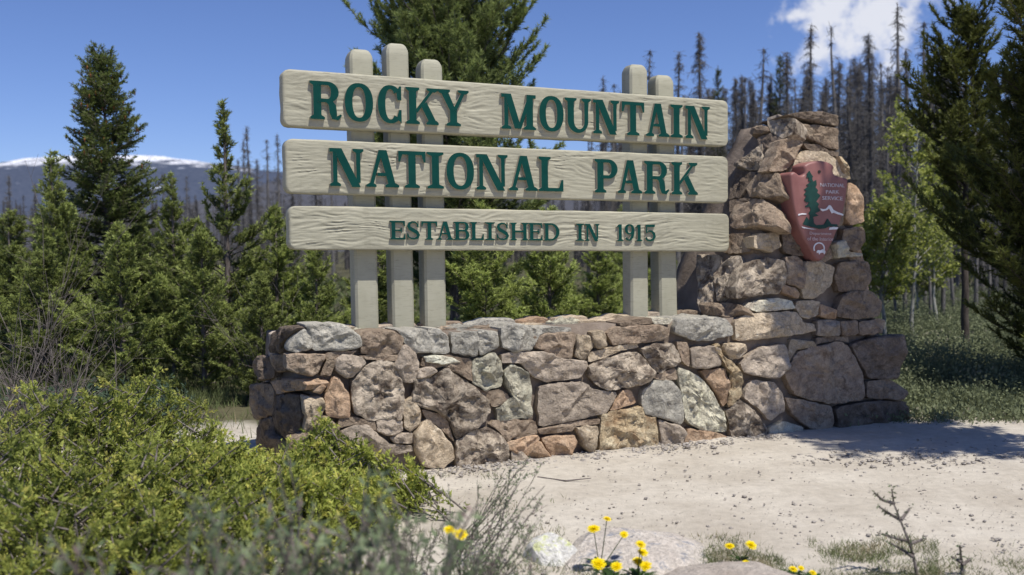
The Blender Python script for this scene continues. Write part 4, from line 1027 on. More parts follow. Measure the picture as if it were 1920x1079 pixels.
def conifer(H_, R, rng, kind='pine', z0=.12, dens=1.0, lean=0.0, topw=.0, power=.8, nw=.013, nl=None, per=None, irregular=.2):
    """returns (trunk verts/tris, crown verts/tris/tint)"""
    nseg = 14; zs = np.linspace(0, H_, nseg + 1); ax = np.cumsum(rng.normal(0, .006 * H_ / 4, (nseg + 1, 2)), 0); ax[0] = 0
    ax[:, 0] += lean * zs
    def axis(z): return np.stack([np.interp(z, zs, ax[:, 0]), np.interp(z, zs, ax[:, 1]), z], -1)
    rb = .008 * H_ + .016
    rad = rb * (1 - zs / H_) ** .9 + .006
    tk = [tubes(axis(zs[:-1]), axis(zs[1:]), rad[:-1], rad[1:], 8)]
    zb = z0 * H_; step = .095 if kind == 'spruce' else .12
    bz = []
    z = zb
    while z < H_ * .985:
        m = max(2, int((6 if kind == 'spruce' else 5) * dens * rng.uniform(.7, 1.2)))
        for _ in range(m): bz.append(z + rng.uniform(-.05, .05))
        z += step * (1.1 - .4 * z / H_) * (1 if H_ < 6 else H_ / 6)
    bz = np.clip(np.array(bz), zb * .8, H_ * .99); n = len(bz)
    az_ = rng.random(n) * 2 * pi; rel = 1 - (bz - zb) / (H_ - zb)
    low = np.clip((bz - zb) / (.12 * H_), .55, 1)
    Lb = (R * rel ** power * rng.uniform(1 - irregular * 1.6, 1 + irregular, n) * low + .07) + topw
    # lobes: some azimuth sectors are fuller than others
    lob = 1 + irregular * np.sin(az_ * 2 + bz * 1.7 + rng.uniform(0, 6)) * .8
    Lb = Lb * np.clip(lob, .5, 1.4)
    if kind == 'spruce': e0 = radians(18) * (1 - rel) * 2.2 - radians(6) * rel + rng.normal(0, .10, n); curl = .35
    else: e0 = radians(22) + radians(30) * (1 - rel) + rng.normal(0, .16, n); curl = .55
    K = 5; bp = [axis(bz)]; segP = []; segQ = []; r0l = []; r1l = []
    ca, sa = np.cos(az_), np.sin(az_)
    for k in range(K):
        el_ = e0 + curl * (k / K) ** 1.5 - (.18 if (kind == 'spruce' and k < 2) else 0)
        dn = np.stack([np.cos(el_) * ca, np.cos(el_) * sa, np.sin(el_)], -1); dn = norm(dn + rng.normal(0, .07, (n, 3)))
        q = bp[-1] + dn * (Lb / K)[:, None]; bp.append(q)
    bp = np.stack(bp)                                     # K+1,n,3
    rr = (.003 + .0075 * Lb)
    for k in range(K): tk.append(tubes(bp[k], bp[k + 1], rr * (1 - k / K * .85), rr * (1 - (k + 1) / K * .85), 4))
    # twigs
    tP = []; tD = []; tL = []; tT = []
    spacing = .034 if kind == 'spruce' else .056
    spacing *= max(1, (H_ / 5) ** .5); tgrey = 1
    for i in range(n):
        m = max(3, int(Lb[i] / spacing * 1.7)); s = np.clip(rng.uniform(.18, 1.02, m), 0, .999); f = s * K; k = f.astype(int); fr_ = (f - k)[:, None]
        p = bp[k, i] * (1 - fr_) + bp[k + 1, i] * fr_; d = norm(bp[k + 1, i] - bp[k, i])
        sidev = norm(np.cross(d, np.array([[0, 0, 1.0]]))); sg = rng.choice([-1, 1], m)[:, None]
        upw = rng.normal(.30 if kind == 'pine' else .03, .35 if kind == 'pine' else .22, m)[:, None]
        td = norm(d * .75 + sidev * sg * rng.uniform(.4, 1.0, m)[:, None] + np.array([[0, 0, 1.0]]) * upw)
        tl = (.30 * Lb[i] * (1.05 - s) + .07) * rng.uniform(.6, 1.2, m)
        tl = np.minimum(tl, .34 if kind == 'spruce' else .26)
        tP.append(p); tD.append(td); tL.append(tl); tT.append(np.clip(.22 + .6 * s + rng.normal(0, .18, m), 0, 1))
        # leader of the branch
        tP.append(bp[K - 1:K, i]); tD.append(norm(bp[K, i] - bp[K - 1, i])[None]); tL.append(np.array([Lb[i] / K + .05])); tT.append(np.array([.85]))
    tP.append(axis(np.array([H_ * .93]))); tD.append(np.array([[0, 0, 1.0]])); tL.append(np.array([H_ * .07 + .08])); tT.append(np.array([.8]))
    tP = np.concatenate(tP); tD = np.concatenate(tD); tL = np.concatenate(tL); tT = np.concatenate(tT)
    tk.append(tubes(tP, tP + tD * tL[:, None] * .9, np.full(len(tP), .0038), np.full(len(tP), .0018), 3))
    nl = nl or (.030 if kind == 'spruce' else .055); per = per or (150 if kind == 'spruce' else 165)
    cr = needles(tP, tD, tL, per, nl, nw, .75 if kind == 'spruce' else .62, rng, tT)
    return join(tk), cr, (tP, tD, tL, bp)

def put_tree(name, label, loc, trunk, crown, tm, cm, rot=0.0, sc=1.0, group=None, cat='tree', crown_name='crown'):
    t = thing(name, label, cat, loc, group); t.rotation_euler = (0, 0, rot); t.scale = (sc, sc, sc)
    tme = trunk if isinstance(trunk, bpy.types.Mesh) else mesh_np('trunk', trunk[0], trunk[1], tm, None, True)
    obj('trunk', tme, t)
    if crown is not None:
        cme = crown if isinstance(crown, bpy.types.Mesh) else mesh_np('crown', crown[0], crown[1], cm, crown[2])
        c_ = obj(crown_name, cme, t)
        if crown_name == 'dead_branches': c_['kind'] = 'stuff'
    return t
def gp(px, Y, z=0.0):
    """ground point seen in column px at distance Y"""
    X = (px - CX) / F * Y
    return (X - ROLL * 0, Y, z)
def toph(px, py, Y): return atY(px, py, Y).z

# --- left group of living trees -------------------------------------------------
print('veg')
def tree_at(px, pytop, Y, Rpx, kind, label, mat, seed, name, **kw):
    rng = np.random.default_rng(seed); top = atY(px, pytop, Y); R = Rpx / F * Y
    tr, cr, tw = conifer(top.z, R, rng, kind, **kw); print(name, 'tris', len(tr[1]), len(cr[1]))
    t = put_tree(name, label, (top.x, Y, 0), tr, cr, M_BARKD if 'dark' in name or 'live' in name else M_BARK, mat)
    return t, tw
spr, tw = tree_at(192, 92, 14.0, 140, 'spruce', 'tall dark green spruce with orange cones near its top, left of the sign', M_SPRUCE, 21, 'spruce_tree', z0=.05, nw=.012, dens=1.35, irregular=.30, power=.66, nl=.036)
# cones high in the spruce
rng = np.random.default_rng(3); tP, tD, tL, bp = tw
sel = np.where((tP[:, 2] > 2.8) & (tP[:, 2] < 4.2))[0]; sel = rng.choice(sel, min(110, len(sel)), replace=False)
cP = tP[sel] + tD[sel] * tL[sel][:, None] * .8; cones = join([tubes(cP, cP + np.array([[0, 0, -.03]]), np.full(len(cP), .006), np.full(len(cP), .013), 5), tubes(cP + np.array([[0, 0, -.03]]), cP + np.array([[0, 0, -.065]]), np.full(len(cP), .013), np.full(len(cP), .003), 5)])
co = obj('cones', mesh_np('cones', cones[0], cones[1], M_CONE, None, True), spr); co['kind'] = 'stuff'
# three young lodgepole shapes, shared by every young pine
MASTER = []
for k, (h, r, kw) in enumerate([(4.0, 1.05, dict(z0=.03, dens=.85, power=1.0, irregular=.36)), (3.4, 1.0, dict(z0=.02, dens=.9, power=.9, irregular=.4)), (3.8, .95, dict(z0=.06, dens=.75, power=1.35, irregular=.4)), (3.0, 1.0, dict(z0=.02, dens=.95, power=.8, irregular=.38))]):
    tr, cr, _ = conifer(h, r, np.random.default_rng(31 + k), 'pine', nw=.019, nl=.062, per=125, **kw)
    print('master tris', len(tr[1]), len(cr[1]))
    MASTER.append((h, r, mesh_np('trunk', tr[0], tr[1], M_BARK, None, True), mesh_np('crown', cr[0], cr[1], M_PINE, cr[2])))
rp_ = random.Random(8)
def young(px, pytop, Y, Rpx, label, k, group=None):
    top = atY(px, pytop, Y); h, r, a, b = MASTER[k]; sx = Rpx / F * Y / r; sz = top.z / h
    t = put_tree('young_pine_tree', label, (top.x, Y, 0), a, b, None, None, rp_.uniform(0, 6.28), 1, group)
    t.scale = (sx, sx, sz); return t
LEFT = [
 (418, 200, 12.6, 150, 'slim young pine with a thin bare upper leader, just left of the boards', 2),
 (95, 290, 13.0, 125, 'young pine in front of the tall spruce, on its left side', 0),
 (318, 330, 13.2, 110, 'young pine between the tall spruce and the slim pine', 0),
 (225, 430, 11.4, 130, 'low bushy pine at the foot of the tall spruce', 3),
 (15, 400, 14.0, 130, 'young pine at the left edge of the view', 1),
 (515, 395, 13.6, 120, 'young pine whose top ends beside the middle board', 1),
 (590, 470, 12.0, 110, 'young pine behind the left end of the wall, under the bottom board', 3),
 (375, 440, 11.6, 125, 'bushy young pine left of the wall, beneath the slim pine', 3),
 (490, 520, 11.0, 100, 'low pine just left of the wall end, lowest of that group', 3),
 (80, 480, 11.6, 120, 'low young pine in the lower left of the pine group', 3),
]
for (px, py, Y, rp, lb, k) in LEFT: young(px, py, Y, rp, lb, k)
# big pine behind the boards
tree_at(842, -230, 15.0, 262, 'pine', 'large full pine rising behind the top board', M_PINEBIG, 41, 'large_pine_tree', z0=.12, nw=.015, dens=1.6, power=.38, irregular=.14, per=150, nl=.075)
MID = [
 (905, 385, 12.2, 140, 'young pine filling the gap between the posts below the bottom board', 1),
 (1030, 400, 12.8, 125, 'young pine behind the middle of the wall, right of its neighbour', 3),
 (700, 390, 13.4, 120, 'young pine seen between the left three posts', 0),
 (1120, 470, 16.0, 100, 'small pine left of the right pair of posts', 3),
 (1345, 470, 19.0, 75, 'small green pine between the boards and the stone pillar', 0),
]
for (px, py, Y, rp, lb, k) in MID: young(px, py, Y, rp, lb, k)
for i in range(17):
    px_ = rp_.uniform(-80, 1380); zone = ('beyond the tall spruce' if px_ < 330 else 'beyond the slim pine left of the boards' if px_ < 540 else 'behind the left group of posts' if px_ < 860 else 'behind the open middle of the sign' if px_ < 1150 else 'behind the right pair of posts')
    young(px_, rp_.uniform(385, 500), rp_.uniform(17, 30), rp_.uniform(55, 95), 'small young pine in the second row ' + zone, rp_.randint(0, 3), 'second row pines ' + zone)
# --- right hand pines
RIGHT = [
 (1812, 25, 13.5, 112, 'pine', 'dark pine with bright tufts right of the pale green aspen', 61, dict(z0=.40, power=.42, dens=1.25, irregular=.4, nw=.014, nl=.065)),
 (1965, -160, 11.0, 195, 'pine', 'big dark pine cut off by the right edge of the view', 62, dict(z0=.06, power=.5, dens=1.55, irregular=.35, nw=.013, nl=.065)),
]
for (px, py, Y, rp, kd, lb, sd, kw) in RIGHT:
    tree_at(px, py, Y, rp, kd, lb, M_PINEDK, sd, 'dark_pine_tree', **kw)
# pine standing beyond the right edge; its shade falls on the pillar's foot
tr, cr, _ = conifer(7.6, 1.5, np.random.default_rng(64), 'pine', z0=.48, power=.5, dens=1.8, irregular=.15, nw=.026, per=90, nl=.07)
put_tree('dark_pine_tree', 'pine standing just beyond the right edge that shades the foot of the pillar', (5.0, 6.92, 0), tr, cr, M_BARKD, M_PINEDK)
for (x_, y_, lb_) in [(7.6, 9.2, 'unseen pine added beyond the right edge to cut sky light, behind the one that shades the pillar'), (7.4, 5.6, 'unseen pine added beyond the right edge to cut sky light, nearest to the viewer')]:  # copies added out of view to dim the sky light around the pillar foot
    src = bpy.data.objects['dark_pine_tree.002']; t_ = put_tree('dark_pine_tree', lb_, (x_, y_, 0), src.children[0].data, src.children[1].data, None, None, 2.0 * x_, 1.0)
    if src.children[0].name.startswith('crown'): t_.children[0].data, t_.children[1].data = src.children[1].data, src.children[0].data

# --- standing dead trees ---------------------------------------------------------
def dead_tree(H_, rng, bushy=1.0, R=.9):
    zs = np.linspace(0, H_, 12); ax = np.cumsum(rng.normal(0, .02, (12, 2)), 0); ax[0] = 0
    axis = lambda z: np.stack([np.interp(z, zs, ax[:, 0]), np.interp(z, zs, ax[:, 1]), z], -1)
    rad = (.012 * H_ + .02) * (1 - zs / H_) ** .8 + .012
    tk = [tubes(axis(zs[:-1]), axis(zs[1:]), rad[:-1], rad[1:], 7)]
    n = int(210 * bushy * H_ / 9); bz = H_ * (1 - rng.random(n) ** 1.1 * .88); az_ = rng.random(n) * 2 * pi
    rel = 1 - bz / H_; Lb = (R * np.clip(rel * 2.4, 0.12, 1) ** .8) * rng.uniform(.3, 1.15, n)
    p = axis(bz); pts = [p]
    for k in range(3):
        el_ = radians(5) - .45 * k + rng.normal(0, .18, n)
        d = np.stack([np.cos(el_) * np.cos(az_), np.cos(el_) * np.sin(az_), np.sin(el_)], -1); pts.append(pts[-1] + d * (Lb / 3)[:, None])
    for k in range(3): tk.append(tubes(pts[k], pts[k + 1], np.full(n, .013 - .003 * k), np.full(n, .010 - .003 * k), 3))
    tw = []
    for _ in range(int(6 * bushy) + 2):
        k = rng.integers(0, 3, n); f = rng.random(n)[:, None]; q = np.take_along_axis(np.stack(pts[:-1]), k[None, :, None].repeat(3, 2), 0)[0] * (1 - f) + np.take_along_axis(np.stack(pts[1:]), k[None, :, None].repeat(3, 2), 0)[0] * f
        d = norm(rng.normal(size=(n, 3)) + np.array([[0, 0, -.9]])); ln = rng.uniform(.08, .28, n)
        tw.append(tubes(q, q + d * ln[:, None], np.full(n, .009), np.full(n, .005), 3))
    return join(tk), join(tw)
DT = []
for k, (h, b, r) in enumerate([(9, .9, 1.0), (10, .6, .9), (11, 1.2, 1.3), (8, .4, .8), (12, 1.35, 1.6), (9.5, .3, .7)]):
    rg = np.random.default_rng(100 + k); a, b_ = dead_tree(h, rg, b, r)
    DT.append((h, mesh_np('trunk', a[0], a[1], M_DEAD if k % 2 else M_DEAD2, None, True), mesh_np('dead_branches', b_[0], b_[1], M_DEAD2 if k % 2 else M_DEAD)))
rd = random.Random(77)
def dead_at(px, pytop, Y, k, label=None, group='standing dead trees'):
    top = atY(px, pytop, Y); h, t_, b_ = DT[k]; s = top.z / h
    if not label:
        where = ('left of the sign boards' if px < 540 else 'behind the three sign boards' if px < 1290 else 'between the boards and the pillar top' if px < 1430 else
                 'directly behind the stone pillar' if px < 1590 else 'behind the pale aspens right of the pillar' if px < 1760 else 'behind the dark pines at the right')
        far = 'nearer' if Y < 38 else 'farther'
        label = f'{far} bare grey dead conifer {where}'; group = f'{far} dead trees {where}'
    else: group = None
    put_tree('dead_tree', label, (top.x, Y, 0), t_, b_, None, None, rd.uniform(0, 6.28), s, group, crown_name='dead_branches').rotation_euler[0] = rd.gauss(0, .022)
skyl = interp([(1080, 150), (1130, 140), (1200, 150), (1300, 110), (1400, 110), (1480, 90), (1560, 80), (1640, 70), (1700, 60), (1760, 60), (1900, 40), (2000, 40)])
extra = [(1628, 300, 22, 3), (1662, 250, 24, 5), (1700, 330, 21, 3), (1735, 260, 23, 1), (1768, 300, 20, 5), (1790, 350, 22, 3), (1745, 380, 19, 3), (1830, 300, 21, 1), (1860, 340, 19, 3), (1612, 360, 20, 5), (1680, 400, 18.5, 3), (1885, 300, 23, 2), (1905, 350, 21, 0)]
named = [
 (1313, 60, 30, 2, 'tall dead conifer with drooping twigs above the right end of the top board'),
 (1216, 92, 33, 3, 'leaning bare dead tree top between the two right posts'),
 (1688, 3, 27, 1, 'tallest bare dead trunk, crossing the white cloud right of the pillar'),
 (1640, 62, 26, 4, 'broad dead conifer thick with dark twigs right of the pillar top'),
 (1522, 48, 30, 0, 'dead tree whose tip stands against the lower left edge of the cloud'),
 (1567, 50, 24, 5, 'dead trunk rising just behind the pillar top, against the cloud'),
 (1405, 92, 29, 3, 'bare pole-like dead tree above the right end of the boards'),
 (1742, 40, 28, 3, 'bare dead trunk left of the dark right-hand pine'),
 (1843, 10, 27, 1, 'dead trunk showing above the dark pine at the right'),
 (1275, 100, 32, 0, 'thin dead tree just right of the shortest post'),
 (1480, 95, 27, 2, 'twiggy dead tree left of the pillar top'),
]
for a in named: dead_at(a[0], a[1], a[2], a[3], a[4])
for a in extra: dead_at(*a)
for i in range(235):
    px = rd.uniform(1130, 2010) if i % 3 else rd.uniform(1370, 1780); Y = rd.uniform(26, 64); b = skyl(px) + 260 * (rd.random() ** .9) * (.3 + (Y - 28) / 40)
    dead_at(px, b + 30, Y, rd.choice([0, 1, 2, 3, 4, 0, 2, 4]))
for (px, py) in [(470, 238), (500, 262), (455, 262), (520, 250), (440, 300), (545, 275), (590, 300), (620, 290), (485, 300), (10, 330), (60, 345), (350, 330), (300, 325), (1128, 140), (1140, 155), (1160, 170), (1100, 235)]:
    dead_at(px, py, rd.uniform(34, 48), rd.choice([0, 1, 3, 0]), None, 'distant dead trees')
# live conifers within the dead stand
for (px, py, Y, rp, lb, sd) in [(1462, 105, 30, 42, 'green live pine among the dead trees, left of the pillar top', 71), (1345, 130, 32, 32, 'small green pine crown just above the right end of the top board', 72), (1430, 330, 26, 40, 'green conifer behind the left shoulder of the pillar', 73)]:
    tree_at(px, py, Y, rp, 'pine', lb, M_PINEDK, sd, 'live_pine_tree', nw=.02, nl=.09, per=45, z0=.3)
# pale aspens
def aspen(H_, R, rng, n=64):
    zs = np.linspace(0, H_, 9); ax = np.cumsum(rng.normal(0, .03, (9, 2)), 0); ax[0] = 0
    axis = lambda z: np.stack([np.interp(z, zs, ax[:, 0]), np.interp(z, zs, ax[:, 1]), z], -1)
    rad = .028 * (1 - zs / H_) + .008; tk = [tubes(axis(zs[:-1]), axis(zs[1:]), rad[:-1], rad[1:], 7)]
    bz = H_ * rng.uniform(.30, .97, n); az_ = rng.random(n) * 6.28; Lb = R * (1 - np.abs(bz / H_ - .5) * 1.3) * rng.uniform(.5, 1.1, n) + .1
    el_ = radians(38) + rng.normal(0, .2, n); d = np.stack([np.cos(el_) * np.cos(az_), np.cos(el_) * np.sin(az_), np.sin(el_)], -1)
    p = axis(bz); q = p + d * Lb[:, None]; tk.append(tubes(p, q, np.full(n, .009), np.full(n, .003), 4))
    m = n * 9; k = rng.integers(0, n, m); f = rng.uniform(.3, 1, m)[:, None]; tp = p[k] * (1 - f) + q[k] * f; td = norm(d[k] + rng.normal(0, .6, (m, 3))); tl = rng.uniform(.1, .34, m)
    tk.append(tubes(tp, tp + td * tl[:, None], np.full(m, .003), np.full(m, .0015), 3))
    return join(tk), leaves(tp, td, tl, 52, .055, .046, rng, rng.random(m), 1.2)
for (px, py, Y, R, lb, sd) in [(1712, 235, 16, 1.05, 'pale green young aspen right of the pillar, tallest of the aspens', 81), (1648, 385, 15, .5, 'small pale green aspen touching the right side of the pillar', 82), (1760, 330, 18, .6, 'pale green aspen between the tallest aspen and the dark pine', 83), (1735, 470, 20, .6, 'short aspen low in the shade behind the meadow', 84), (1600, 420, 17, .4, 'aspen mostly hidden behind the plaque pillar', 85)]:
    rng = np.random.default_rng(sd); top = atY(px, py, Y); a, b_ = aspen(top.z, R, rng)
    put_tree('aspen_tree', lb, (top.x, Y, 0), a, b_, M_ASPB, M_ASPEN)

# far stand of trees that reads as one mass
rng = np.random.default_rng(9); n = 520
Yf = rng.uniform(64, 110, n); pxf = rng.uniform(-250, 2250, n); Xf = (pxf - CX) / F * Yf
hp = np.where(pxf < 1100, 395 - 40 * rng.random(n), 300 - 90 * rng.random(n)); hf = H + (462 - hp) / F * Yf
P = np.stack([Xf, Yf, np.zeros(n)], -1); Q = P.copy(); Q[:, 2] = hf
parts = [tubes(P, Q, np.full(n, .13), np.full(n, .03), 5)]
for k in range(44):
    z = hf * rng.uniform(.15, .99, n); p = P.copy(); p[:, 2] = z; d = norm(rng.normal(size=(n, 3)) * np.array([[1, 1, .2]]) + np.array([[0, 0, -.25]])); ln = (.25 + 1.0 * (1 - z / hf)) * rng.uniform(.5, 1.1, n)
    parts.append(tubes(p, p + d * ln[:, None], np.full(n, .035), np.full(n, .012), 3))
ff = join(parts); fo = obj('far_forest', mesh_np('far_forest', ff[0], ff[1], M_DEAD2)); tag(fo, 'far off stand of dark dead conifers behind everything', kind='stuff')
# fallen logs
for k, (px, py, ln, an) in enumerate([(1730, 560, 3.0, .2), (1700, 545, 2.2, -.3), (1790, 575, 2.6, .1)]):
    p = onground(px, py); d = Vector((cos(an), sin(an), .03)) * ln
    v, t_ = tubes([p + Z * .12], [p + Z * .12 + d], [.09], [.05], 9); o = obj('fallen_log', mesh_np('fallen_log', v, t_, M_DEAD, None, True))
    tag(o, ['grey fallen log lying below the aspens', 'short grey log behind the other fallen logs', 'grey fallen log nearest the dark pine'][k], 'log')

# ---------------------------------------------------------------- ground cover
def blades(P, h, wd, rng, tint, spread=.35, segs=1):
    n = len(P); a = rng.random(n) * 6.28; side = np.stack([np.cos(a), np.sin(a), np.zeros(n)], -1) * (wd / 2)
    lean = rng.normal(0, spread, (n, 3)); lean[:, 2] = 1; d = norm(lean); hh = h * rng.uniform(.5, 1.25, n)[:, None]
    V = np.empty((n, 3, 3)); V[:, 0] = P - side; V[:, 1] = P + side; V[:, 2] = P + d * hh
    return V.reshape(-1, 3), np.arange(3 * n).reshape(n, 3), np.repeat(np.clip(tint, 0, 1), 3)
def noise2(x, y, s=1.0, seed=0):
    return np.array([noise.noise(Vector((a * s, b * s, seed))) for a, b in zip(x, y)])
# meadow at the right
rng = np.random.default_rng(12); nclump = 7000
Yc = 9.3 + 17.5 * rng.random(nclump) ** 1.2; pxc = rng.uniform(1600, 2050, nclump); Xc = (pxc - CX) / F * Yc
hcl = .18 + .36 * (noise2(Xc, Yc, .9) + .45); hcl = np.clip(hcl, .05, .6) * np.clip((Yc - 9.6 + 1.2 * noise2(Xc, Yc, 1.4, 8)) / 1.3, .15, 1)
m = 11; idx = np.repeat(np.arange(nclump), m); PX = Xc[idx] + rng.normal(0, .10, len(idx)); PY = Yc[idx] + rng.normal(0, .10, len(idx))
P = np.stack([PX, PY, np.zeros(len(idx))], -1); tn = np.clip(.5 + noise2(Xc, Yc, 1.6, 4)[idx] * .7 + rng.normal(0, .14, len(idx)), 0, .97)
v = blades(P, hcl[idx][:, None] * .8, .014, rng, tn, .65)
# leafy flecks in the shrubs of the meadow
k = 60000; j = rng.integers(0, nclump, k); pp_ = np.stack([Xc[j] + rng.normal(0, .12, k), Yc[j] + rng.normal(0, .12, k), hcl[j] * rng.uniform(.3, 1.1, k)], -1)
lv_ = leaves(pp_, norm(rng.normal(size=(k, 3)) + np.array([[0, 0, .8]])), np.full(k, .03), 1, .045, .022, rng, np.clip(.5 + noise2(Xc, Yc, 1.6, 4)[j] * .7, 0, .95), .6, 1)
mv = join([v, lv_]); mo = obj('meadow_grass', mesh_np('meadow_grass', mv[0], mv[1], M_MEADOW, mv[2])); tag(mo, 'grey green sage and grass meadow right of the pillar', kind='stuff')
# grass under the trees at the left and behind the wall
rng = np.random.default_rng(13); n = 60000
Yc = rng.uniform(7.8, 16, n); pxc = rng.uniform(-120, 1500, n); Xc = (pxc - CX) / F * Yc
# keep off the masonry
rel = (Xc - FO.x) * (-NV.x) + (Yc - FO.y) * (-NV.y); alongu = (Xc - FO.x) * U.x + (Yc - FO.y) * U.y
nn = noise2(Xc, Yc, 1.1, 2)
keep = ((rel > .75) | (alongu < -.35)) & (nn > -.22) & ~((alongu < .1) & (alongu > -1.9) & (Yc < 8.9) & (nn < .45)) & ~((pxc > 325) & (pxc < 520) & (Yc < 10.6) & (rng.random(n) < .88))
Xc, Yc, nn = Xc[keep], Yc[keep], nn[keep]; n = len(Xc)
v = blades(np.stack([Xc, Yc, np.zeros(n)], -1), .17 + .15 * np.clip(nn, 0, 1)[:, None], .010, rng, np.clip(.45 + nn * .5 + rng.normal(0, .18, n), 0, 1), .5)
go = obj('forest_grass', mesh_np('forest_grass', v[0], v[1], M_GRASS, v[2])); tag(go, 'green and dry grass under the young pines left of the wall', kind='stuff')
# low scrub on the forest floor further back
rng = np.random.default_rng(19); n = 26000; Yc = rng.uniform(14, 48, n); pxc = rng.uniform(-150, 2050, n); Xc = (pxc - CX) / F * Yc; q = noise2(Xc, Yc, .5, 6); k = (q > -.2) & ((pxc < 1480) | (Yc > 24)); Xc, Yc, q = Xc[k], Yc[k], q[k]; n = len(Xc)
lv_ = leaves(np.stack([Xc, Yc, rng.random(n) * (.25 + .6 * np.clip(q, 0, 1))], -1), norm(rng.normal(size=(n, 3)) + np.array([[0, 0, .8]])), np.full(n, .05), 1, .20, .10, rng, np.clip(.35 + q * .6, 0, .9), .6, 1)
sc_ = obj('forest_scrub', mesh_np('forest_scrub', lv_[0], lv_[1], M_GRASS, lv_[2])); tag(sc_, 'low green scrub covering the forest floor behind the sign', kind='stuff')
# bluish leafy plants under the spruce
rng = np.random.default_rng(14); n = 700; px = rng.uniform(0, 330, n); Y = rng.uniform(8.6, 10.5, n); X = (px - CX) / F * Y; P = np.stack([X, Y, np.zeros(n)], -1)
D = norm(rng.normal(0, .35, (n, 3)) * np.array([[1, 1, .2]]) + np.array([[0, 0, 1.0]])); lv_ = leaves(P, D, rng.uniform(.15, .4, n), 60, .06, .016, rng, rng.random(n), .9)
lo = obj('leafy_undergrowth', mesh_np('leafy_undergrowth', lv_[0], lv_[1], M_BLUEG, lv_[2])); tag(lo, 'blue green leafy undergrowth between juniper and pines', kind='stuff')
# sparse grass on the near dirt at lower right, and around the rocks
rng = np.random.default_rng(15)
def near_patch(n, x0, x1, y0, y1, h, thr, seed):
    px = rng.uniform(x0, x1, n); py = rng.uniform(y0, y1, n); pts = [onground(a, b) for a, b in zip(px, py)]; P = np.array([[p.x, p.y, 0] for p in pts]); q = noise2(P[:, 0], P[:, 1], 3.0, seed) + .35 * noise2(P[:, 0], P[:, 1], 9.0, seed); k = (q > thr + .45 * np.exp(-(py - y0) / 22) + rng.normal(0, .10, n)) & (rng.random(n) < .2 + (py - y0) / 60)
    return blades(P[k], h, .0045, rng, np.clip(.5 + q[k] + rng.normal(0, .2, k.sum()), 0, 1), .8)
v = join([near_patch(24000, 1290, 1760, 1004, 1160, .045, -.16, 1), near_patch(9000, 1500, 1925, 1018, 1160, .035, -.04, 2), near_patch(3500, 1000, 1320, 1000, 1160, .05, .0, 3), near_patch(2500, 760, 1060, 900, 1100, .05, .12, 4), near_patch(900, 760, 1000, 860, 900, .05, .0, 5)])
so_ = obj('short_grass', mesh_np('short_grass', v[0], v[1], M_GRASS, v[2])); tag(so_, 'short sparse grass on the near edge of the dirt', kind='stuff')

# ---------------------------------------------------------------- pebbles
def icos():
    bm = bmesh.new(); bmesh.ops.create_icosphere(bm, subdivisions=1, radius=1); V = np.array([v.co[:] for v in bm.verts]); T = np.array([[v.index for v in f.verts] for f in bm.faces]); bm.free(); return V, T
IV, IT = icos()
def scatter_pebbles(P, S, rng):
    n = len(P); V = IV[None] * rng.uniform(.6, 1.3, (n, len(IV), 1)) * S[:, None, None] * np.stack([rng.uniform(.8, 1.4, n), rng.uniform(.8, 1.4, n), rng.uniform(.4, .7, n)], -1)[:, None, :]
    V = V + P[:, None, :]; T = IT[None] + (np.arange(n) * len(IV))[:, None, None]
    return V.reshape(-1, 3), T.reshape(-1, 3)
rng = np.random.default_rng(16); n = 2600
px = rng.uniform(700, 1960, n); py = 822 + 280 * rng.random(n) ** 1.25; pts = [onground(a, b) for a, b in zip(px, py)]
P = np.array([[p.x, p.y, .004] for p in pts]); S = .0035 + .011 * rng.random(n) ** 5
# more rubble along the foot of the wall
n2_ = 900; al = rng.uniform(.6, 4.2, n2_); of = np.abs(rng.normal(.12, .13, n2_)); Pw = np.array([[*(FO + U * float(a) + NV * float(b)).xy, .006] for a, b in zip(al, of)]); Sw = .006 + .016 * rng.random(n2_) ** 3
n3_ = 260; px = rng.uniform(1480, 1940, n3_); py = rng.normal(862, 9, n3_); pts = [onground(a, b) for a, b in zip(px, py)]; P3 = np.array([[p.x, p.y, .006] for p in pts]); S3_ = .006 + .016 * rng.random(n3_) ** 2
v, t_ = scatter_pebbles(np.concatenate([P, Pw, P3]), np.concatenate([S, Sw, S3_]), rng)
po = obj('gravel', mesh_np('gravel', v, t_, M_PEB)); tag(po, 'loose pebbles and gravel scattered over the dirt', kind='stuff')

# ---------------------------------------------------------------- foreground rocks
def free_rock(name, label, loc, size, mat, seed, flat_=.5, sub=4, cuts=7):
    bm = bmesh.new(); bmesh.ops.create_icosphere(bm, subdivisions=sub, radius=1); r = random.Random(seed)
    pl = [(Vector((r.uniform(-1, 1), r.uniform(-1, 1), r.uniform(-.3, 1))).normalized(), r.uniform(.55, .85)) for _ in range(cuts)]; pl.append((Vector((r.uniform(-.1, .1), r.uniform(-.25, .0), 1)).normalized(), flat_))
    for v in bm.verts:
        for n_, d_ in pl:
            e = v.co.dot(n_) - d_
            if e > 0: v.co -= n_ * e * .92
        v.co += v.co.normalized() * .05 * noise.fractal(v.co * 2.6 + Vector((seed, 0, 0)), .8, 2.1, 5)
        v.co = Vector((v.co.x * size[0], v.co.y * size[1], v.co.z * size[2]))
    me = bpy.data.meshes.new(name); bm.to_mesh(me); bm.free(); me.materials.append(mat); me.polygons.foreach_set('use_smooth', np.ones(len(me.polygons), bool)); me.set_sharp_from_angle(angle=radians(35))
    o = obj(name, me); o.location = loc; tag(o, label, 'rock'); return o
ROCK_L = rock_mat('rock_foreground', (.60, .53, .455), (.46, .40, .34), (.68, .62, .54), .36, 5, (.33, .33, .345), .55)
ROCK_Y = rock_mat('rock_yellow_lichen', (.58, .57, .52), (.38, .36, .31), (.70, .68, .63), .38, 8, (.56, .58, .30), .53)
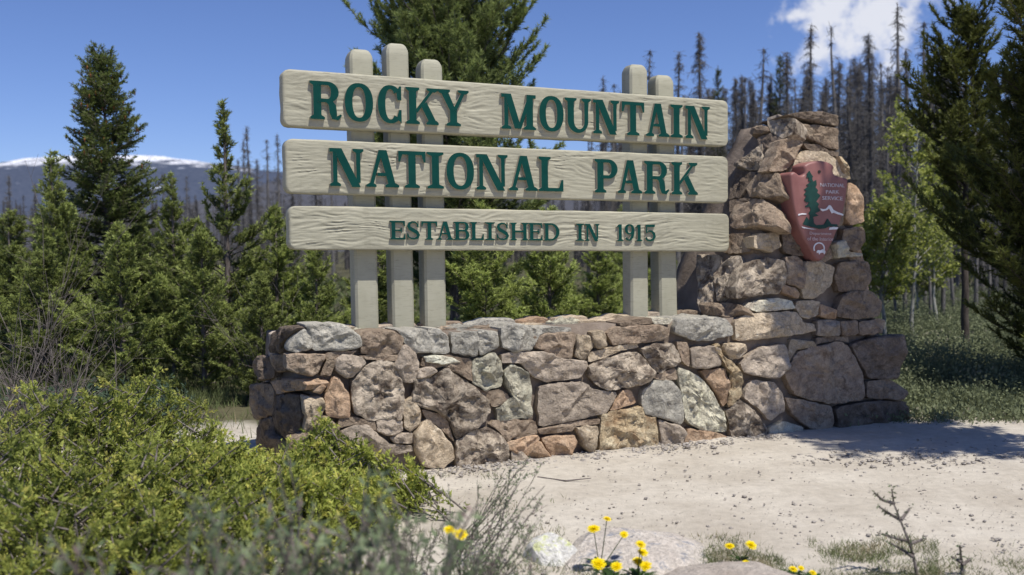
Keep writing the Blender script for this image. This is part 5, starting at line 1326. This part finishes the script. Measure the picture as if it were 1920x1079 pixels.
q = onground(1210, 1045); free_rock('boulder', 'flat pinkish boulder with grey lichen behind the dandelions', (q.x, q.y, -.06), (.60, .46, .20), ROCK_L, 3, .7)
ROCK_T2 = rock_mat('rock_warm_slab', (.58, .50, .42), (.44, .37, .31), (.66, .59, .51), .4, 5)
q = onground(1340, 1100); free_rock('boulder', 'broad pale slab rising from the bottom edge of the view, right of the dandelions', (q.x + .03, q.y, -.05), (.52, .42, .22), ROCK_T2, 12, .6)
q = onground(1048, 1045); free_rock('boulder', 'whitish boulder with yellow lichen left of the dandelions', (q.x, q.y, -.02), (.20, .17, .16), ROCK_Y, 5, .75)
q = onground(480, 1110, .25); free_rock('boulder', 'grey lichen rock at the bottom edge under the juniper', (q.x, q.y, .18), (.22, .18, .16), ROCK['s'], 6, .8)

# ---------------------------------------------------------------- juniper
def juniper(name, label, mounds, n, seed):
    rng = np.random.default_rng(seed); PP = []; DD = []; LL = []; TT = []; st0 = []; st1 = []
    tot = sum(a[2] * a[3] for a in mounds)
    for (cx, cy, rx, ry, h) in mounds:
        nb = int(n * rx * ry / tot / 15); r = np.sqrt(rng.random(nb)); a = rng.random(nb) * 2 * pi; x = r * np.cos(a); y = r * np.sin(a)
        wx = cx + x * rx; wy = cy + y * ry
        lump = noise2(wx, wy, 2.6, seed) * .42 + noise2(wx, wy, 6.0, seed + 2) * .45
        keepb = (noise2(wx, wy, 4.5, seed + 7) > -.32) | (r < .3); wx, wy, x, y, r, lump = (q[keepb] for q in (wx, wy, x, y, r, lump)); nb = len(wx)
        tipz = h * np.sqrt(np.clip(1 - r * r, 0, 1)) * (.86 + .6 * lump) * rng.uniform(.55, 1.18, nb) + .05
        tip = np.stack([wx, wy, tipz], -1)
        out = norm(np.stack([x * rx, y * ry, np.zeros(nb)], -1) + rng.normal(0, .35, (nb, 3)) * np.array([[1, 1, 0]]))
        ln = rng.uniform(.18, .42, nb); base = tip - out * (ln * rng.uniform(.5, 1.0, nb))[:, None] - np.array([[0, 0, 1.0]]) * (ln * rng.uniform(.35, .8, nb))[:, None]
        base[:, 2] = np.maximum(base[:, 2], .01); vig = rng.normal(0, .14, nb)
        m = 15; k = np.repeat(np.arange(nb), m); t = rng.random(nb * m) ** .7; p = base[k] * (1 - t[:, None]) + tip[k] * t[:, None] + np.array([[0, 0, 1.0]]) * (-.10 * ln[k] * np.sin(pi * t))[:, None]
        bd_ = norm(tip - base)[k]; sd = norm(bd_ * .8 + np.array([[0, 0, .45]]) + rng.normal(0, .5, (len(k), 3)))
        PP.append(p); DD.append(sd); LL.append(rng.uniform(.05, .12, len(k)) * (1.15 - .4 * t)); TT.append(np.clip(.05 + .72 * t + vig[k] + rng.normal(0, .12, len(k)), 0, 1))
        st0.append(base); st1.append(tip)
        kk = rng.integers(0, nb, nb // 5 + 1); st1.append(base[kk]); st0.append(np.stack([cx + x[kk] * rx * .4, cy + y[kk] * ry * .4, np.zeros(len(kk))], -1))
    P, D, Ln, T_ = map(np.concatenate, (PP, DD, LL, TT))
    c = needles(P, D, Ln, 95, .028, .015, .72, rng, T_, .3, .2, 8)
    s0 = np.concatenate(st0); s1 = np.concatenate(st1); b = tubes(s0, s1, np.full(len(s0), .007), np.full(len(s0), .003), 4)
    t = thing(name, label, 'shrub', (mounds[0][0], mounds[0][1], 0)); off = np.array([[mounds[0][0], mounds[0][1], 0]])
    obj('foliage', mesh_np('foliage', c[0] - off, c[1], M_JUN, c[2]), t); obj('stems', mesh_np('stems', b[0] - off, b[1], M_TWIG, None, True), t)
    return t
def md(px, pytop, Y, rx, ry):
    X = (px - CX) / F * Y; return (X, Y, rx, ry, max(.1, atY(px, pytop, Y).z))
juniper('juniper_bush', 'wide spreading yellow green juniper filling the lower left corner', [md(110, 760, 6.6, 1.25, 1.0), md(20, 850, 5.4, 1.1, .8), md(230, 715, 7.1, .75, .7), md(250, 850, 5.6, 1.0, .75), md(120, 960, 4.6, 1.0, .6), md(350, 960, 4.7, .8, .6)], 17000, 201)
juniper('juniper_bush', 'middle part of the juniper, below the bare dirt beside the wall', [md(370, 835, 6.4, .7, .5), md(480, 875, 5.9, .75, .6), md(540, 860, 6.3, .35, .3)], 7500, 202)
juniper('juniper_bush', 'right hand lobe of juniper reaching in front of the wall', [md(610, 822, 6.5, .45, .42), md(700, 866, 6.35, .32, .28), md(742, 884, 6.4, .18, .18), md(580, 900, 5.8, .5, .4)], 5500, 203)

# ---------------------------------------------------------------- sage and twiggy plants
def sage_meshes(seed, h=.55, nst=15, spread=.65, leafy=.55, lean=(0, 0)):
    rng = np.random.default_rng(seed); a = rng.random(nst) * 6.28; P = np.zeros((nst, 3)); P[:, :2] = rng.normal(0, .05, (nst, 2)); segs = []; tp = []; td = []; tl = []
    d = norm(np.stack([np.cos(a) * spread * rng.random(nst) + lean[0], np.sin(a) * spread * rng.random(nst) + lean[1], np.ones(nst)], -1)); ln = h * rng.uniform(.6, 1.1, nst)
    cur = P
    for k in range(4):
        d = norm(d + rng.normal(0, .12, (nst, 3)) + np.array([[0, 0, .08]])); nx_ = cur + d * (ln / 4)[:, None]; segs.append(tubes(cur, nx_, np.full(nst, .0045 - .0008 * k), np.full(nst, .0037 - .0008 * k), 4))
        if k > 0: tp.append(cur); td.append(d); tl.append(ln / 4)
        for _ in range(3):
            f = rng.random(nst)[:, None]; q = cur * (1 - f) + nx_ * f; sd = norm(d + rng.normal(0, .5, (nst, 3))); sl_ = rng.uniform(.04, .13, nst); segs.append(tubes(q, q + sd * sl_[:, None], np.full(nst, .0018), np.full(nst, .001), 3))
            tp.append(q); td.append(sd); tl.append(sl_)
        cur = nx_
    P, D, Ln = map(np.concatenate, (tp, td, tl)); tt = np.clip(rng.normal(.5, .25, len(P)), 0, 1)
    lv = leaves(P, D, Ln, 150 * leafy, .022, .008, rng, tt, .8, 1)
    s = join(segs)
    return mesh_np('stems', s[0], s[1], M_TWIG, None, True), mesh_np('foliage', lv[0], lv[1], M_SAGE, lv[2])
SG_ = [sage_meshes(301), sage_meshes(302, .6, 18, .5, .6), sage_meshes(303, .45, 24, .7, .7)]
TWG = [sage_meshes(304, .85, 9, .55, .3, (.95, .0)), sage_meshes(305, .75, 8, .7, .4, (.8, 0))]
def plant(meshes, name, label, px, pytop, Y, h0, rot=None, grp=None, cat='shrub'):
    top = atY(px, pytop, Y).z; s = top / h0 if top > .05 else .3
    t = thing(name, label, cat, (atY(px, pytop, Y).x, Y, 0), grp); t.rotation_euler = (0, 0, rd.uniform(0, 6.28) if rot is None else rot); t.scale = (s, s, s)
    obj('stems', meshes[0], t); obj('foliage', meshes[1], t); return t
for i, (px, py, Y, lb) in enumerate([
 (425, 925, 2.9, 'tall blurred grey green sage stalk group standing before the middle of the juniper'),
 (560, 960, 3.1, 'blurred sage in front of the right half of the juniper'),
 (640, 965, 3.0, 'blurred sage below the right hand juniper lobe'),
 (705, 965, 3.3, 'grey sage whose tips reach the tip of the juniper lobe'),
 (755, 1000, 3.2, 'blurred sage just left of the two touching dandelions'),
 (330, 1040, 2.7, 'leftmost blurred sage, at the bottom edge under the juniper'),
 (960, 1050, 3.5, 'rightmost sage of the row, beside the whitish lichen boulder'),
 (610, 1040, 2.7, 'very near blurred sage at the bottom edge, right of the grey rock')]):
    plant(SG_[i % 3], 'sage_bush', lb, px, py, Y, [.55, .6, .45][i % 3], grp='blurred foreground sage')
plant(TWG[0], 'twiggy_shrub', 'thin bare twiggy shrub leaning right, in front of the wall', 840, 878, 5.3, .62, 0.0)
plant(TWG[1], 'twiggy_shrub', 'low twiggy shrub spreading far right above the two touching dandelions', 860, 925, 4.9, .5, 0.1)
plant(SG_[0], 'twiggy_shrub', 'upright grey leaved shrub just left of the leaning twigs', 770, 945, 5.0, .6, 2.6)
plant(TWG[0], 'twiggy_shrub', 'dark twigs low against the dirt left of the lichen boulder', 850, 965, 4.4, .62, 0.15)
plant(SG_[2], 'sage_bush', 'small sage at the foot of the leaning twigs', 900, 1020, 4.4, .45, 0.2)
# little sapling at lower right : dark stem with a few side shoots
def sapling(px0, py0, pts, label, Y):
    base = onground(px0, py0); Y = base.y; segs = []; W3 = [np.array(atY(x, y, Y)) for x, y in pts[0]]
    P = []; Q = []; R0_ = []; R1_ = []; tP = []; tD = []; tL = []
    for br in pts:
        w3 = [np.array(atY(x, y, Y + .04 * math.sin(k * 2.1))) for k, (x, y) in enumerate(br)]
        for k in range(len(w3) - 1):
            r = .007 * (1 - k / len(w3)) + .002; P.append(w3[k]); Q.append(w3[k + 1]); R0_.append(r); R1_.append(r * .75)
            tP.append(w3[k]); dd = w3[k + 1] - w3[k]; l = np.linalg.norm(dd); tD.append(dd / l); tL.append(l)
        tP.append(w3[-1]); tD.append(dd / l); tL.append(.03)
    rng = np.random.default_rng(int(px0)); tP = np.array(tP); tD = np.array(tD); tL = np.array(tL)
    s = tubes(P, Q, R0_, R1_, 6); lf = leaves(tP, tD, tL, 130, .024, .009, rng, rng.uniform(.1, .7, len(tP)), .9, 2)
    # twiglets
    t = thing('sapling', label, 'plant', (base.x, base.y, 0)); off = np.array([[base.x, base.y, 0]])
    obj('stem', mesh_np('stem', s[0] - off, s[1], M_TWIG, None, True), t); obj('leaves', mesh_np('leaves', lf[0] - off, lf[1], M_SAGE, lf[2]), t)
sapling(1722, 1082, [[(1722, 1090), (1712, 1040), (1702, 1010), (1688, 975), (1676, 945), (1672, 918)], [(1688, 975), (1665, 962), (1648, 950)], [(1678, 945), (1655, 938), (1640, 925)], [(1704, 1015), (1680, 1010), (1655, 1002)], [(1705, 1020), (1730, 1012)], [(1712, 1045), (1690, 1030), (1668, 1018)], [(1690, 975), (1705, 955)]], 'little dark stemmed sapling in front of the dirt at lower right', 5)
sapling(1805, 1080, [[(1805, 1085), (1803, 1055), (1800, 1025)], [(1804, 1060), (1820, 1048)], [(1803, 1055), (1785, 1045)]], 'tiny sapling right of the larger one', 5)
# bare branches at far left
rng = np.random.default_rng(401)
def bare(px, py, Y, label, seed, n=14, H0=1.6):
    rng = np.random.default_rng(seed); P = []; Q = []; A = []; B_ = []
    for _ in range(n):
        p = np.array([rng.normal(0, .1), rng.normal(0, .1), 0.]); d = norm(np.array([rng.normal(0, .35), rng.normal(0, .35), 1.0])); L_ = H0 * rng.uniform(.5, 1.0); r = .009
        for k in range(5):
            d = norm(d + rng.normal(0, .12, 3)); q = p + d * L_ / 5; P.append(p); Q.append(q); A.append(r); B_.append(r * .75)
            for _ in range(2):
                d2 = norm(d + rng.normal(0, .55, 3)); l2 = rng.uniform(.1, .3); P.append(q); Q.append(q + d2 * l2); A.append(r * .5); B_.append(.0015)
            r *= .75; p = q
    v, t_ = tubes(P, Q, A, B_, 4); t = thing('bare_shrub', label, 'shrub', (atY(px, py, Y).x, Y, 0)); obj('stems', mesh_np('stems', v, t_, M_TWIG, None, True), t)
bare(20, 600, 8.6, 'bare brown twiggy shrub at the left edge', 402, 26, 1.5)
bare(110, 600, 9.2, 'bare brown shrub in front of the pines, right of the edge one', 403, 22, 1.25)
bare(40, 300, 11.5, 'tall bare branches rising beside the tall spruce at the left', 404, 7, 3.2)
bare(480, 600, 11.0, 'bare grey twigs among the pines left of the wall', 405, 12, 1.5)
# stick on the dirt
a_ = onground(1008, 895, .012); b_ = onground(1060, 902, .012); c_ = onground(1108, 897, .016)
v, t_ = tubes([a_, b_], [b_, c_], [.007, .006], [.006, .003], 6); o = obj('stick', mesh_np('stick', v, t_, M_TWIG, None, True)); tag(o, 'thin dead stick lying on the dirt before the wall', 'stick')

# ---------------------------------------------------------------- dandelions
def flower_mesh():
    rng = np.random.default_rng(5); V = []; T = []; C = []
    for ring_, (r, z, m) in enumerate([(.026, .002, 26), (.021, .006, 22), (.014, .010, 16), (.007, .012, 9)]):
        for k in range(m):
            a = 2 * pi * (k + .5 * ring_) / m + rng.normal(0, .06); w_ = .0042; c, s = cos(a), sin(a); rr = r * rng.uniform(.88, 1.08); b = len(V)
            V += [(-s * w_ * .4, c * w_ * .4, z * .4), (s * w_ * .4, -c * w_ * .4, z * .4), (c * rr + s * w_ / 2, s * rr - c * w_ / 2, z + .002 * rng.random()), (c * rr - s * w_ / 2, s * rr + c * w_ / 2, z + .002 * rng.random())]
            T += [(b, b + 1, b + 2), (b, b + 2, b + 3)]; C += [.2 + .2 * ring_] * 2 + [.95 - .15 * ring_] * 2
    return mesh_np('flower_head', V, T, M_YEL, C)
FL = flower_mesh()
def rosette(seed, n=16, ln=.11):
    rng = np.random.default_rng(seed); V = []; T = []; C = []
    for k in range(n):
        a = rng.random() * 6.28; L_ = ln * rng.uniform(.6, 1.1); e = rng.uniform(.2, 1.1); w_ = .011; c, s = cos(a), sin(a); b = len(V); m = 7
        for i in range(m + 1):
            t = i / m; r = L_ * t * cos(e * (1 - .5 * t)); z = L_ * t * sin(e * (1 - .6 * t)); ww = w_ * (.35 + t) * (1 - t ** 4) * (1.35 if i % 2 else .65)
            V += [(c * r - s * ww, s * r + c * ww, z + .003), (c * r + s * ww, s * r - c * ww, z + .003)]; C += [rng.random()] * 2
        for i in range(m): q = b + 2 * i; T += [(q, q + 1, q + 3), (q, q + 3, q + 2)]
    return mesh_np('leaf_rosette', V, T, M_LEAF, C)
RO = [rosette(1), rosette(2, 22, .13), rosette(3, 12, .09)]
def dandelion(label, base_px, heads, rz, zb=0.0, sc=1.0):
    b = onground(*base_px, zb); t = thing('dandelion', label, 'flower', tuple(b))
    o = obj('leaf_rosette', RO[rz], t); o.scale = (sc,) * 3
    for k, (px, py, s) in enumerate(heads):
        h = atY(px, py, b.y - .05 + .03 * (k % 3)); v, t_ = tubes([Vector((0, 0, 0))], [h - b], [.0028], [.0022], 5)
        st = obj('flower_stem', mesh_np('flower_stem', v, t_, M_LEAF, np.full(len(v), .8), True), t)
        f = obj('flower_head', FL, t); f.location = h - b; f.scale = (s * 1.25,) * 3
        dcam = (CAM - h).normalized(); f.rotation_euler = (Vector((rd.uniform(-.3, .3), -.45 + rd.uniform(-.3, .2), 1)).normalized()).to_track_quat('Z', 'Y').to_euler()
dandelion('dandelion with two touching yellow heads left of the lichen boulder', (860, 1150), [(843, 995, .85), (864, 1003, 1.0)], 0)
dandelion('dandelion with three heads standing highest in front of the flat boulder', (1125, 1070), [(1113, 993, 1.05), (1138, 974, .7), (1170, 1003, .7)], 1)
dandelion('dandelion with two large heads low at the bottom edge', (1145, 1095), [(1122, 1058, 1.15), (1156, 1063, .9)], 1)
dandelion('dandelion cluster with four heads right of the low pair', (1195, 1092), [(1201, 1022, .85), (1205, 1037, .85), (1196, 1054, .95), (1211, 1062, .9)], 1)
dandelion('dandelion with two heads right of the boulders', (1390, 1058), [(1368, 1025, .8), (1408, 1023, .95)], 2)
dandelion('small dandelion with one head under the right pair', (1398, 1075), [(1398, 1056, .55)], 2)
dandelion('low dandelion with two small heads near the bottom edge, right of the boulders', (1490, 1085), [(1487, 1068, .7), (1502, 1066, .5)], 2)
dandelion('single small dandelion at the bottom edge left of the sapling', (1525, 1090), [(1524, 1075, .6)], 2)
dandelion('tiny yellow flower low in the sage at the left', (655, 1000), [(650, 980, .7)], 2)
dandelion('small dandelion against the juniper foot by the bare dirt', (738, 962), [(735, 953, .5)], 2)
